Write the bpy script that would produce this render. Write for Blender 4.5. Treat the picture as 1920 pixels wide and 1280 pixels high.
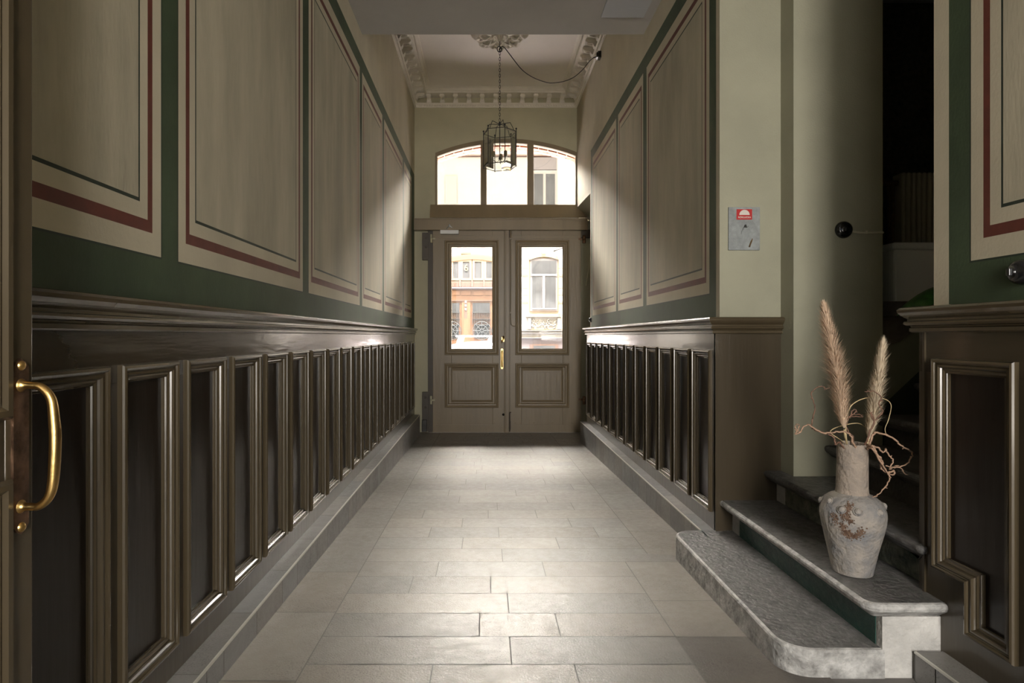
import bpy, bmesh, math, random
from mathutils import Vector, Matrix
random.seed(7)
C = bpy.context.scene.collection
for o in list(bpy.data.objects): bpy.data.objects.remove(o)
S = bpy.context.scene
PI = math.pi

# ------------------------------------------------------------------ camera, world, lights, exposure
F = 1120.0; VX = 911.0; VY = 629.5; CZ = 1.05
cam = bpy.data.objects.new('camera', bpy.data.cameras.new('camera')); C.objects.link(cam)
cam.location = (0, 0, CZ); cam.rotation_euler = (PI/2, 0, 0)
cam.data.sensor_width = 36; cam.data.lens = 36*F/1920
cam.data.shift_x = (960-VX)/1920; cam.data.shift_y = -(640-VY)/1920
cam.data.clip_start = 0.05; cam.data.clip_end = 200
S.camera = cam
S.view_settings.view_transform = 'Standard'; S.view_settings.look = 'None'
S.view_settings.exposure = 1.32; S.view_settings.gamma = 1.0; S.view_settings.use_curve_mapping = False

w = bpy.data.worlds.new('World'); S.world = w; w.use_nodes = True
wn = w.node_tree.nodes; wn['Background'].inputs[0].default_value = (0.86, 0.93, 1.0, 1); wn['Background'].inputs[1].default_value = 0.8

def area(name, loc, target, sx, sy, power, col):
    l = bpy.data.lights.new(name, 'AREA'); l.shape = 'RECTANGLE'; l.size = sx; l.size_y = sy; l.energy = power; l.color = col
    o = bpy.data.objects.new(name, l); C.objects.link(o); o.location = loc
    o.rotation_euler = (Vector(target)-Vector(loc)).to_track_quat('-Z', 'Y').to_euler()
    return o
# open sky above the street, well above the strip the transom shows
area('street_skylight', (0.4, 13.0, 9.0), (0.2, 6.2, 0.6), 8.0, 7.0, 13500, (1.0, 0.93, 0.83))
# daylight of the courtyard behind the open inner door
cy = area('courtyard_daylight', (0.67, -2.9, 1.7), (1.15, 2.2, 0.3), 0.85, 2.5, 32, (1.0, 0.94, 0.86)); cy.data.spread = math.radians(105)
sun = bpy.data.objects.new('sun', bpy.data.lights.new('sun', 'SUN')); C.objects.link(sun)
sun.data.energy = 190; sun.data.angle = math.radians(1); sun.data.color = (1, .95, .88)
sun.rotation_euler = (math.radians(1.5), 0, math.radians(-20))   # high noon sun: it lights the street, none falls straight into the passage
S.cycles.use_denoising = True
S.cycles.max_bounces = 10; S.cycles.diffuse_bounces = 6; S.cycles.glossy_bounces = 5
S.cycles.transparent_max_bounces = 16; S.cycles.sample_clamp_indirect = 8; S.cycles.caustics_reflective = False

# ------------------------------------------------------------------ helpers
def P(px, py, d): return Vector(((px-VX)*d/F, d, CZ+(VY-py)*d/F))

def mat(name, col, rough=0.6, metal=0.0, var=0.0, scale=4.0, bump=0.0, bscale=60.0, stretch=(1,1,1), coat=0.0, spec=0.5,
        col2=None, attr=None, emis=None, detail=4):
    m = bpy.data.materials.new(name); m.use_nodes = True
    nt = m.node_tree; N = nt.nodes; L = nt.links; b = N['Principled BSDF']
    b.inputs['Base Color'].default_value = (*col, 1); b.inputs['Roughness'].default_value = rough
    b.inputs['Metallic'].default_value = metal
    b.inputs['Specular IOR Level'].default_value = spec
    if coat: b.inputs['Coat Weight'].default_value = coat; b.inputs['Coat Roughness'].default_value = 0.12
    tc = N.new('ShaderNodeTexCoord'); mp = N.new('ShaderNodeMapping'); mp.inputs['Scale'].default_value = stretch
    L.new(tc.outputs['Object'], mp.inputs['Vector'])
    out = None
    if var > 0 or col2:
        n = N.new('ShaderNodeTexNoise'); n.inputs['Scale'].default_value = scale; n.inputs['Detail'].default_value = detail
        n.inputs['Roughness'].default_value = .62
        L.new(mp.outputs[0], n.inputs['Vector'])
        r = N.new('ShaderNodeValToRGB'); L.new(n.outputs['Fac'], r.inputs[0])
        c2 = col2 or tuple(min(1, c*(1+var)) for c in col); c1 = col if col2 else tuple(c*(1-var) for c in col)
        r.color_ramp.elements[0].position = .33; r.color_ramp.elements[1].position = .67
        r.color_ramp.elements[0].color = (*c1, 1); r.color_ramp.elements[1].color = (*c2, 1)
        out = r.outputs[0]
    if attr:
        a = N.new('ShaderNodeAttribute'); a.attribute_name = attr
        mx = N.new('ShaderNodeMix'); mx.data_type = 'RGBA'; mx.blend_type = 'MULTIPLY'; mx.inputs[0].default_value = 1
        if out: L.new(out, mx.inputs[6])
        else: mx.inputs[6].default_value = (*col, 1)
        L.new(a.outputs['Color'], mx.inputs[7]); out = mx.outputs[2]
    if out: L.new(out, b.inputs['Base Color'])
    if bump > 0:
        n2 = N.new('ShaderNodeTexNoise'); n2.inputs['Scale'].default_value = bscale; n2.inputs['Detail'].default_value = 5
        L.new(mp.outputs[0], n2.inputs['Vector'])
        bp = N.new('ShaderNodeBump'); bp.inputs['Strength'].default_value = bump; bp.inputs['Distance'].default_value = .01
        L.new(n2.outputs['Fac'], bp.inputs['Height']); L.new(bp.outputs[0], b.inputs['Normal'])
        if coat: L.new(bp.outputs[0], b.inputs['Coat Normal'])
    return m

def glass(name, tint=(1,1,1), extra=0.0):
    m = bpy.data.materials.new(name); m.use_nodes = True; nt = m.node_tree; N = nt.nodes; L = nt.links
    N.remove(N['Principled BSDF']); o = N['Material Output']
    t = N.new('ShaderNodeBsdfTransparent'); t.inputs[0].default_value = (*tint, 1)
    g = N.new('ShaderNodeBsdfGlossy'); g.inputs['Roughness'].default_value = .02 if extra == 0 else .12
    f = N.new('ShaderNodeFresnel'); f.inputs[0].default_value = 1.45
    a = N.new('ShaderNodeMath'); a.operation = 'ADD'; a.inputs[1].default_value = extra; L.new(f.outputs[0], a.inputs[0])
    mx = N.new('ShaderNodeMixShader'); L.new(a.outputs[0], mx.inputs[0]); L.new(t.outputs[0], mx.inputs[1]); L.new(g.outputs[0], mx.inputs[2])
    L.new(mx.outputs[0], o.inputs[0]); return m

class MB:
    """collects faces for ONE mesh object; each face may carry its own material slot and tint"""
    def __init__(s): s.v = []; s.f = []; s.m = []; s.c = []; s.sm = []
    def face(s, pts, m=0, tint=None, smooth=False):
        i = len(s.v); s.v += [tuple(p) for p in pts]; s.f.append(tuple(range(i, i+len(pts)))); s.m.append(m); s.c.append(tint); s.sm.append(smooth)
    def box(s, a, b, m=0, tint=None):
        x0, x1 = sorted((a[0], b[0])); y0, y1 = sorted((a[1], b[1])); z0, z1 = sorted((a[2], b[2]))
        i = len(s.v)
        s.v += [(x0,y0,z0),(x1,y0,z0),(x1,y1,z0),(x0,y1,z0),(x0,y0,z1),(x1,y0,z1),(x1,y1,z1),(x0,y1,z1)]
        for q in ((0,3,2,1),(4,5,6,7),(0,1,5,4),(1,2,6,5),(2,3,7,6),(3,0,4,7)):
            s.f.append(tuple(i+k for k in q)); s.m.append(m); s.c.append(tint); s.sm.append(False)
    def grid(s, rows, m=0, smooth=True, close_u=False, close_v=False, tint=None):
        i = len(s.v); n = len(rows[0])
        for r in rows: s.v += [tuple(p) for p in r]
        R = len(rows)
        for a in range(R if close_u else R-1):
            for b in range(n if close_v else n-1):
                a2 = (a+1) % R; b2 = (b+1) % n
                s.f.append((i+a*n+b, i+a*n+b2, i+a2*n+b2, i+a2*n+b)); s.m.append(m); s.c.append(tint); s.sm.append(smooth)
    def prism(s, poly, axis, t0, t1, m=0, tint=None):
        def p3(p, t):
            return {'x': (t, p[0], p[1]), 'y': (p[0], t, p[1]), 'z': (p[0], p[1], t)}[axis]
        A = [p3(p, t0) for p in poly]; B = [p3(p, t1) for p in poly]; n = len(poly)
        s.face(A[::-1], m, tint); s.face(B, m, tint)
        for k in range(n): s.face([A[k], A[(k+1) % n], B[(k+1) % n], B[k]], m, tint)
    def tube(s, pts, r, n=8, m=0, caps=True, smooth=True):
        pts = [Vector(p) for p in pts]; rows = []
        rr = r if isinstance(r, (list, tuple)) else [r]*len(pts)
        up = None
        for k, p in enumerate(pts):
            t = (pts[min(k+1, len(pts)-1)]-pts[max(k-1, 0)])
            if t.length < 1e-9: t = Vector((0,0,1))
            t.normalize()
            if up is None:
                up = Vector((0,0,1)) if abs(t.z) < .9 else Vector((1,0,0))
            a = t.cross(up)
            if a.length < 1e-6: a = t.cross(Vector((0,1,0)))
            a.normalize(); b = a.cross(t).normalized(); up = b
            rows.append([p + (a*math.cos(2*PI*j/n)+b*math.sin(2*PI*j/n))*rr[k] for j in range(n)])
        s.grid(rows, m, smooth, close_v=True)
        if caps: s.face(rows[0], m); s.face(rows[-1][::-1], m)
    def lathe(s, prof, c=(0,0,0), n=48, m=0, axis='z'):
        rows = []
        for r, z in prof:
            row = []
            for j in range(n):
                a = 2*PI*j/n; x, y = r*math.cos(a), r*math.sin(a)
                v = {'z': (x, y, z), 'x': (z, x, y), 'y': (x, z, y)}[axis]
                row.append((c[0]+v[0], c[1]+v[1], c[2]+v[2]))
            rows.append(row)
        s.grid(rows, m, True, close_v=True)
    def build(s, name, mats, parent=None, tint_attr=False, weld=False, bevel=0):
        me = bpy.data.meshes.new(name)
        if not isinstance(mats, (list, tuple)): mats = [mats]
        me.from_pydata(s.v, [], s.f)
        for k in mats: me.materials.append(k)
        me.polygons.foreach_set('material_index', s.m)
        me.polygons.foreach_set('use_smooth', s.sm)
        if tint_attr:
            ca = me.color_attributes.new('tint', 'FLOAT_COLOR', 'CORNER')
            data = []
            for f, c in zip(s.f, s.c):
                c = c or (1,1,1); data += [c[0], c[1], c[2], 1.0]*len(f)
            ca.data.foreach_set('color', data)
        bm = bmesh.new(); bm.from_mesh(me)
        if weld: bmesh.ops.remove_doubles(bm, verts=bm.verts, dist=1e-5)
        bmesh.ops.recalc_face_normals(bm, faces=bm.faces)
        bm.to_mesh(me); bm.free(); me.update()
        o = bpy.data.objects.new(name, me); C.objects.link(o)
        if parent: o.parent = parent
        if bevel:
            b = o.modifiers.new('b', 'BEVEL'); b.width = bevel; b.segments = 2; b.limit_method = 'ANGLE'
        return o

def tag(o, label=None, cat=None, group=None, kind=None):
    if label: o['label'] = label
    if cat: o['category'] = cat
    if group: o['group'] = group
    if kind: o['kind'] = kind
    return o
def empty(name, label, cat, group=None, kind=None, loc=(0,0,0)):
    o = bpy.data.objects.new(name, None); C.objects.link(o); o.location = loc; o.empty_display_size = .1
    return tag(o, label, cat, group, kind)
def rebase(root, loc):
    """put an Empty at the thing's base and keep its parts where they stand"""
    root.location = loc
    for c in root.children: c.location = Vector(c.location)-Vector(loc)
def bez(pts, n=8):
    """smooth curve through points (Catmull-Rom)"""
    pts = [Vector(p) for p in pts]; out = []
    for i in range(len(pts)-1):
        p0 = pts[max(i-1, 0)]; p1 = pts[i]; p2 = pts[i+1]; p3 = pts[min(i+2, len(pts)-1)]
        for k in range(n):
            t = k/n
            out.append(.5*((2*p1)+(-p0+p2)*t+(2*p0-5*p1+4*p2-p3)*t*t+(-p0+3*p1-3*p2+p3)*t**3))
    out.append(pts[-1]); return out
def text(name, s, size, m, loc, rot, parent, ext=.001, bold=0):
    cu = bpy.data.curves.new(name, 'FONT'); cu.body = s; cu.size = size; cu.align_x = 'CENTER'; cu.align_y = 'CENTER'; cu.extrude = ext; cu.offset = bold
    t = bpy.data.objects.new(name, cu); C.objects.link(t); bpy.context.view_layer.update()
    me = bpy.data.meshes.new_from_object(t.evaluated_get(bpy.context.evaluated_depsgraph_get()))
    bpy.data.objects.remove(t)
    me.materials.clear(); me.materials.append(m)
    o = bpy.data.objects.new(name, me); C.objects.link(o); o.location = loc; o.rotation_euler = rot; o.parent = parent
    return o

def sweep_closed(mb, poly, prof, to3, m=0):
    """moulding with profile (inset, height) mitred round an axis-aligned closed polygon (counter-clockwise)"""
    n = len(poly); rows = []
    def nrm(a, b):
        dx, dy = b[0]-a[0], b[1]-a[1]; l = math.hypot(dx, dy); return (-dy/l, dx/l)
    offs = []
    for i in range(n):
        n1 = nrm(poly[i-1], poly[i]); n2 = nrm(poly[i], poly[(i+1) % n])
        k = 1+n1[0]*n2[0]+n1[1]*n2[1]; offs.append(((n1[0]+n2[0])/k, (n1[1]+n2[1])/k))
    for t, h in prof:
        rows.append([to3(poly[i][0]+offs[i][0]*t, poly[i][1]+offs[i][1]*t, h) for i in range(n)])
    mb.grid(rows, m, False, close_v=True)
    return [(poly[i][0]+offs[i][0]*prof[-1][0], poly[i][1]+offs[i][1]*prof[-1][0]) for i in range(n)]
def sweep_path(mb, path, prof, side, m=0, caps=True):
    """profile (outward, z) along a horizontal polyline; side=+1/-1 chooses the outward normal"""
    n = len(path)
    def nrm(a, b):
        dx, dy = b[0]-a[0], b[1]-a[1]; l = math.hypot(dx, dy); return (-dy/l*side, dx/l*side)
    rows = []
    for i in range(n):
        if i == 0: o = nrm(path[0], path[1])
        elif i == n-1: o = nrm(path[-2], path[-1])
        else:
            a = nrm(path[i-1], path[i]); b = nrm(path[i], path[i+1]); k = 1+a[0]*b[0]+a[1]*b[1]; o = ((a[0]+b[0])/k, (a[1]+b[1])/k)
        rows.append([(path[i][0]+o[0]*t, path[i][1]+o[1]*t, z) for t, z in prof])
    mb.grid(rows, m, False)
    if caps: mb.face(rows[0], m); mb.face(rows[-1][::-1], m)

# ------------------------------------------------------------------ materials
M = {}
M['cream'] = mat('cream_wall_paint', (.50,.455,.345), .75, var=.10, scale=2.2, bump=.09, bscale=110, stretch=(1,1,.7), spec=.3)
M['field'] = mat('brushed_panel_paint', (.43,.395,.30), .7, var=.2, scale=5, bump=.09, bscale=110, stretch=(1,1,.2), spec=.3, detail=7)
M['green'] = mat('dark_green_wall_paint', (.047,.071,.038), .62, var=.22, scale=3, bump=.10, bscale=110, stretch=(1,1,.6), spec=.35)
M['dgreen'] = mat('blackish_green_line_paint', (.018,.028,.018), .6)
M['red'] = mat('oxblood_line_paint', (.115,.028,.018), .6, var=.15, scale=20)
M['sage'] = mat('pale_green_wall_paint', (.325,.318,.238), .72, var=.06, scale=2.5, bump=.15, bscale=120, spec=.3)
M['white'] = mat('white_ceiling_plaster', (.82,.78,.73), .85, var=.03, scale=2, bump=.1, bscale=80, spec=.2)
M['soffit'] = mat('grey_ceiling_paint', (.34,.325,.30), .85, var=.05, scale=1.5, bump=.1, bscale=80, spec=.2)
M['stucco'] = mat('white_moulded_plaster', (.74,.70,.62), .7, var=.04, scale=10)
M['wood'] = mat('olive_brown_gloss_paint', (.056,.043,.026), .28, var=.13, scale=3, bump=.12, bscale=30, stretch=(1,1,.12), spec=.5, coat=.25)
M['woodh'] = mat('olive_brown_gloss_paint_level', (.056,.043,.026), .22, var=.13, scale=3, bump=.16, bscale=26, stretch=(1,.14,1), spec=.55, coat=.5)
M['mould'] = mat('brown_moulding_gloss_paint', (.072,.055,.032), .24, spec=.55, coat=.3)
M['panel'] = mat('dark_brown_panel_paint', (.015,.010,.007), .30, var=.2, scale=3, bump=.10, bscale=30, stretch=(1,1,.1), spec=.45, coat=.1)
M['door'] = mat('khaki_brown_door_paint', (.23,.175,.105), .38, var=.10, scale=3, bump=.2, bscale=30, stretch=(1,1,.12))
M['dframe'] = mat('dark_brown_frame_paint', (.06,.045,.03), .5, var=.15)  # plain dark brown for post, head jamb, hinge plates and floor bolt
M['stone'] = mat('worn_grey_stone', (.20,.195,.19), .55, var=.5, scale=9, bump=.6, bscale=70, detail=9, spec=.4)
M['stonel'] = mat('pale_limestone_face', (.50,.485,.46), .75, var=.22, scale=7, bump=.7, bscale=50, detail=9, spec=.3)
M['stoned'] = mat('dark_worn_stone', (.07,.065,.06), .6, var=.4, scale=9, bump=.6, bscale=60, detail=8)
M['gpaint'] = mat('flaking_green_riser_paint', (.012,.05,.038), .45, var=.3, scale=14, bump=.5, bscale=60, stretch=(1,.4,1))
M['gpaint2'] = mat('badly_flaked_riser_paint', (.010,.034,.024), .6, col2=(.20,.19,.15), scale=16, bump=.7, bscale=50, detail=9)
M['brass'] = mat('worn_brass', (.62,.42,.16), .28, metal=1, var=.18, scale=14, bump=.1, bscale=40)
M['brassd'] = mat('tarnished_brass_plate', (.20,.12,.075), .42, metal=.9, var=.5, scale=22, bump=.25, bscale=60)
M['black'] = mat('black_iron', (.012,.012,.012), .45)
M['bakelite'] = mat('black_bakelite', (.008,.008,.009), .18, coat=.6)
M['metal'] = mat('brushed_steel', (.55,.55,.56), .3, metal=.9)
M['plate'] = mat('grey_weathered_metal_plate', (.25,.27,.27), .55, var=.18, scale=30, bump=.3, bscale=150)
M['whitep'] = mat('white_plastic', (.72,.72,.72), .45)
M['cable'] = mat('cream_cable', (.5,.47,.36), .5)
M['grout'] = mat('grey_grout', (.17,.16,.15), .9)
M['bounce_apron'] = mat('pale_bounce_paving', (.60,.58,.54), .9, var=.2, scale=6)  # unseen pale paving by the door, added to bounce sunlight up inside
M['tarmac'] = mat('dark_tarmac', (.035,.035,.037), .9, var=.2, scale=6)
M['glass'] = glass('clear_glass'); M['lglass'] = glass('lantern_glass', (.95,.98,.97), .10)
M['beige'] = mat('warm_beige_panel', (.46,.36,.25), .35, var=.06)

# stone floor: tile tint per tile, fine pitting
def stone_floor(name, base, rough):
    m = mat(name, base, rough, attr='tint', col2=tuple(c*1.22 for c in base), scale=5, bump=.12, bscale=160, detail=9, spec=.36)
    nt = m.node_tree; N = nt.nodes; L = nt.links; b = N['Principled BSDF']
    v = N.new('ShaderNodeTexNoise'); v.inputs['Scale'].default_value = 26; v.inputs['Detail'].default_value = 8; v.inputs['Roughness'].default_value = .75
    tc = N.new('ShaderNodeTexCoord'); L.new(tc.outputs['Object'], v.inputs['Vector'])
    mr = N.new('ShaderNodeMapRange'); mr.inputs[1].default_value = .3; mr.inputs[2].default_value = .7; mr.inputs[3].default_value = rough-.10; mr.inputs[4].default_value = rough+.14
    L.new(v.outputs[0], mr.inputs[0]); L.new(mr.outputs[0], b.inputs['Roughness'])
    # pits: dark specks in the stone
    w2 = N.new('ShaderNodeTexNoise'); w2.inputs['Scale'].default_value = 170; w2.inputs['Detail'].default_value = 2
    n3 = N.new('ShaderNodeTexNoise'); n3.inputs['Scale'].default_value = 4.5; L.new(tc.outputs['Object'], n3.inputs['Vector'])
    L.new(tc.outputs['Object'], w2.inputs['Vector'])
    lt = N.new('ShaderNodeMapRange'); lt.inputs[1].default_value = .36; lt.inputs[2].default_value = .43; lt.inputs[3].default_value = .66; lt.inputs[4].default_value = 1
    L.new(w2.outputs['Fac'], lt.inputs[0])
    g = N.new('ShaderNodeMapRange'); g.inputs[1].default_value = .42; g.inputs[2].default_value = .62; L.new(n3.outputs[0], g.inputs[0])
    mxf = N.new('ShaderNodeMix'); mxf.data_type = 'FLOAT'; mxf.inputs[2].default_value = 1; L.new(g.outputs[0], mxf.inputs[0]); L.new(lt.outputs[0], mxf.inputs[3])
    src = b.inputs['Base Color'].links[0].from_socket
    mu = N.new('ShaderNodeMix'); mu.data_type = 'RGBA'; mu.blend_type = 'MULTIPLY'; mu.inputs[0].default_value = 1
    cb = N.new('ShaderNodeCombineColor'); [L.new(mxf.outputs[0], cb.inputs[k]) for k in range(3)]
    L.new(src, mu.inputs[6]); L.new(cb.outputs[0], mu.inputs[7]); L.new(mu.outputs[2], b.inputs['Base Color'])
    return m
M['floor'] = stone_floor('honed_limestone_tile', (.185,.17,.15), .39)
M['plinth'] = stone_floor('grey_stone_plinth_tile', (.20,.195,.19), .38)
M['trimedge'] = mat('pale_edge_trim', (.62,.60,.55), .3, metal=.3)

# ------------------------------------------------------------------ constants of the place
XL, XLP = -.94, -.96          # wainscot / painted plane, side of the long panel run
XR, XRP = 1.20, 1.225
XN, XNP = 1.48, 1.50          # near wall beyond the stairs' foot
PL, PR, PN = -.855, 1.125, 1.385   # plinth fronts
DW = 8.04                     # street wall
ENDL, ENDR = 7.80, 7.10
CORN = 3.13                   # corner by the stairs
ZS, ZC = 3.39, 4.31           # low and high ceilings
BACK = -3.2
ZP = .03
def fz(d): return -.0304*d

# ------------------------------------------------------------------ floor
sub = MB()
sub.face([(-1.4,BACK,fz(BACK)-.004),(2.2,BACK,fz(BACK)-.004),(2.2,8.5,fz(8.5)-.004),(-1.4,8.5,fz(8.5)-.004)], 1)
def tint():
    k = random.uniform(.86, 1.10); wv = random.uniform(-.03, .035); return (k*(1+wv), k, k*(1-wv))
def tile(mb, q, t=None, g=.0042, m=0):
    cx = sum(p[0] for p in q)/len(q); cy = sum(p[1] for p in q)/len(q)
    r = []
    for x, y in q:
        r.append((x-math.copysign(g/2, x-cx), y-math.copysign(g/2, y-cy)))
    mb.face([(x, y, fz(y)) for x, y in r], m, t or tint())
rows = {0: [(808.75,1263),(1081.7,1263)], 1: [(957.5,1220)], 2: [(899,1172.5),(1046,1172.5)], 3: [(953,1133)], 4: [(770,1098),(920,1098)],
        5: [(819.6,1068),(1020.4,1068)], 6: [(941.7,1042)], 7: [(867,1019),(1046,1019)], 8: [(806,998),(935,998),(1118,998)],
        9: [(866.7,981),(1069,981)], 10: [(793.3,965),(915.4,965),(1005.8,965)], 11: [(932.5,951),(1075,951)], 12: [(861,937.5),(1025.4,937.5)],
        13: [(840.8,925.4),(967.5,925.4)], 14: [(910.4,914),(1073.7,914)], 15: [(873.3,904),(1021.7,904)], 16: [(818.3,894),(950.8,894),(1038.7,894)],
        17: [(893.3,885),(992,885)]}
def rightline(d): return .705 if d < 3.02 else .85
for k in range(-20, 31):
    d0 = 1.822+.2*k; d1 = d0+.2
    if d1 > 8.02: d1 = 8.02
    if d0 < BACK+.2 or d0 > 7.98: continue
    xr = rightline((d0+d1)/2)
    if k in rows:
        js = [P(px, 0, F*1.05/(py-VY-34)).x for px, py in rows[k]]
    else:
        js = []; x = -.61+random.uniform(.18,.75)
        while x < xr-.15: js.append(x); x += random.uniform(.38,.78)
    xs = [-.61]+js+[xr]
    for a, b in zip(xs, xs[1:]): tile(sub, [(a,d0),(b,d0),(b,d1),(a,d1)])
ys = [BACK, -2.7, -2.2, -1.7, -1.2, -.7, -.2, .3, .8, 1.35, 1.92, 2.43, 2.88, 3.62, 4.07, 4.54, 5.0, 5.5, 6.0, 6.5, 7.0, 7.5, 8.02]
for a, b in zip(ys, ys[1:]): tile(sub, [(-.95,a),(-.61,a),(-.61,b),(-.95,b)])
ys = [BACK, -2.4, -1.6, -1.0, -.5, 0, .5, 1.0, 1.5, 1.90, 2.22, 2.545, 3.02]
for i, (a, b) in enumerate(zip(ys, ys[1:])):
    t = (.55,.53,.52) if i == 9 else ((.8,.8,.82) if i == 8 else None)
    tile(sub, [(.705,a),(1.12 if a>1.6 else 1.5,a),(1.12 if a>1.6 else 1.5,b),(.705,b)], t)
ys = [3.02, 3.54, 4.04, 4.49, 4.98, 5.45, 5.93, 6.4, 6.9, 7.4, 8.02]
for a, b in zip(ys, ys[1:]): tile(sub, [(.85,a),(1.38,a),(1.38,b),(.85,b)])
# patch where an older step once rounded into the paving
arc = [(.85+ .145*math.cos(t)-.145, 3.02+.10*math.sin(t)) for t in [PI*k/12 for k in range(13)]]
pt = [(.705,3.02)]+[( .86-.155*math.cos(PI/2*k/8), 3.02+.12*math.sin(PI/2*k/8)) for k in range(9)]+[(1.0,3.11),(1.1,3.05),(1.1,3.02)]
sub.face([(x, y, fz(y)+.0012) for x, y in pt], 0, (.9,.9,.93))
sub.box((-1.4, 8.0, fz(8)-.3), (1.45, 8.5, fz(8)-.008), 2)
floor = sub.build('floor', [M['floor'], M['grout'], M['stoned']], tint_attr=True)
tag(floor, 'limestone paving laid in long rows with a border strip on each side', 'floor', kind='structure')

# ------------------------------------------------------------------ painted walls
def paint_fn(panels, z0=1.282, z1=3.095, zg=3.21, g0=-9, g1=99):
    """0 field  1 cream  2 green  3 red  4 dark line"""
    def fn(y, z):
        for a, b in panels:
            if a-.006 < y < b+.006 and z0-.006 < z < z1+.006:
                i = min(y-a, b-y); jb = z-z0; jt = z1-z
                if i < 0 or jb < 0 or jt < 0: return 4
                # nested borders: red ring and thin ring
                def inring(a0, a1, b0, b1):
                    o = i > a0 and jb > b0 and jt > b0+.01
                    q = i > a1 and jb > b1 and jt > b1+.01
                    return o and not q
                if inring(.046,.070,.063,.097): return 3
                if inring(.108,.115,.141,.151): return 4
                if i > .115 and jb > .151 and jt > .161: return 0
                return 1
        if z < zg and g0 < y < g1: return 2
        return 1
    return fn
def breaks(panels, z0=1.282, z1=3.095, zg=3.21, extra=()):
    Y = set(extra); Z = {zg}
    for a, b in panels:
        for t in (-.006,0,.046,.070,.108,.115): Y |= {a+t, b-t}
    for t in (-.006,0,.063,.097,.141,.151): Z.add(z0+t)
    for t in (-.006,0,.073,.107,.151,.161): Z.add(z1-t)
    return sorted(Y), sorted(Z)
def painted(mb, X, y0, y1, za, zb, panels, g0, g1, slots):
    Y, Z = breaks(panels, extra=(y0, y1, g0, g1)); Y = [y for y in Y if y0 <= y <= y1]; Z = [za]+[z for z in Z if za < z < zb]+[zb]
    fn = paint_fn(panels, g0=g0, g1=g1)
    for a, b in zip(Y, Y[1:]):
        if b-a < 1e-5: continue
        # merge runs of equal paint up the wall
        run = None
        for c, d in zip(Z, Z[1:]):
            k = fn((a+b)/2, (c+d)/2)
            if run and run[0] == k: run[2] = d
            else:
                if run: mb.face([(X,a,run[1]),(X,b,run[1]),(X,b,run[2]),(X,a,run[2])], slots[run[0]])
                run = [k, c, d]
        mb.face([(X,a,run[1]),(X,b,run[1]),(X,b,run[2]),(X,a,run[2])], slots[run[0]])
PM = [M['field'], M['cream'], M['green'], M['red'], M['dgreen'], M['sage']]
SL = [0,1,2,3,4]
wl = MB()
painted(wl, XLP, BACK, DW, -.3, 4.4, [(-1.1,.46),(.56,1.7655),(1.8647,3.132),(3.236,4.546),(4.634,5.537),(5.638,6.892),(7.005,7.713)], BACK, 8.0, SL)
wl.box((XLP-.004, BACK, -.3), (-1.3, DW+.4, 4.5), 1)
tag(wl.build('wall_left', PM), 'long wall with painted cream panels in green borders above dark wainscot', 'wall', kind='structure')

wr = MB()
painted(wr, XRP, CORN, 7.0, -.3, 2.73, [(3.274,4.555),(4.652,5.534),(5.618,6.86)], 3.178, 6.964, SL)
painted(wr, XRP, CORN, 7.0, 2.73, 4.4, [(3.274,4.555),(4.652,5.534),(5.618,6.86)], 3.178, 6.964, SL)
wr.box((XRP+.004, CORN+.03, -.3), (1.99, 7.0, 4.5), 1)
wr.face([(XRP,CORN,1.1),(1.60,CORN,1.1),(1.60,CORN,ZS),(XRP,CORN,ZS)], 5)
# over the niche beside the street door
wr.box((XRP, 7.0, 2.80), (1.99, DW+.02, 4.5), 1)
wr.face([(XRP,7.0,2.72),(XRP,DW,2.776),(XRP,DW,2.81),(XRP,7.0,2.81)], 1)
wr.face([(XRP,7.0,2.72),(1.44,7.0,2.50),(1.44,DW,2.55),(XRP,DW,2.776)], 5)
wr.face([(1.44,7.0,-.3),(1.44,DW,-.3),(1.44,DW,2.81),(1.44,7.0,2.81)], 5)
wr.box((1.445, 7.0, -.3), (1.99, DW+.4, 2.81), 5)
tag(wr.build('wall_right', PM), 'wall with three painted cream panels running from the stairs to the street door', 'wall', kind='structure')

wnr = MB()
painted(wnr, XNP, BACK, 2.0, -.3, ZS, [(-1.9,-.6),(-.5,.5),(.60,1.847)], BACK, 1.935, SL)
wnr.box((XNP+.004, BACK, -.3), (3.8, 2.0, ZS+.3), 1)
tag(wnr.build('wall_near_right', PM), 'near wall with a painted cream panel in a broad green border beside the stairs', 'wall', kind='structure')

ws = MB()
ws.box((1.545, 3.0, -.2), (1.993, 3.4, ZS), 0)
ws.box((1.985, 3.05, -.2), (3.8, 4.6, 1.205), 1)
ws.box((3.3, 3.05, 1.2), (3.8, 4.6, ZS), 2); ws.box((1.6, 4.2, 1.2), (3.8, 4.6, ZS), 2)
ws.box((3.3, 1.9, -.2), (3.8, 3.06, ZS), 2)
# painted dado that climbs with the stairs
ws.face([(1.995,3.046,.3),(3.3,3.046,.3),(3.3,3.046,1.20),(2.55,3.046,1.19),(2.05,3.046,.72),(1.995,3.046,.66)], 3)
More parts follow.
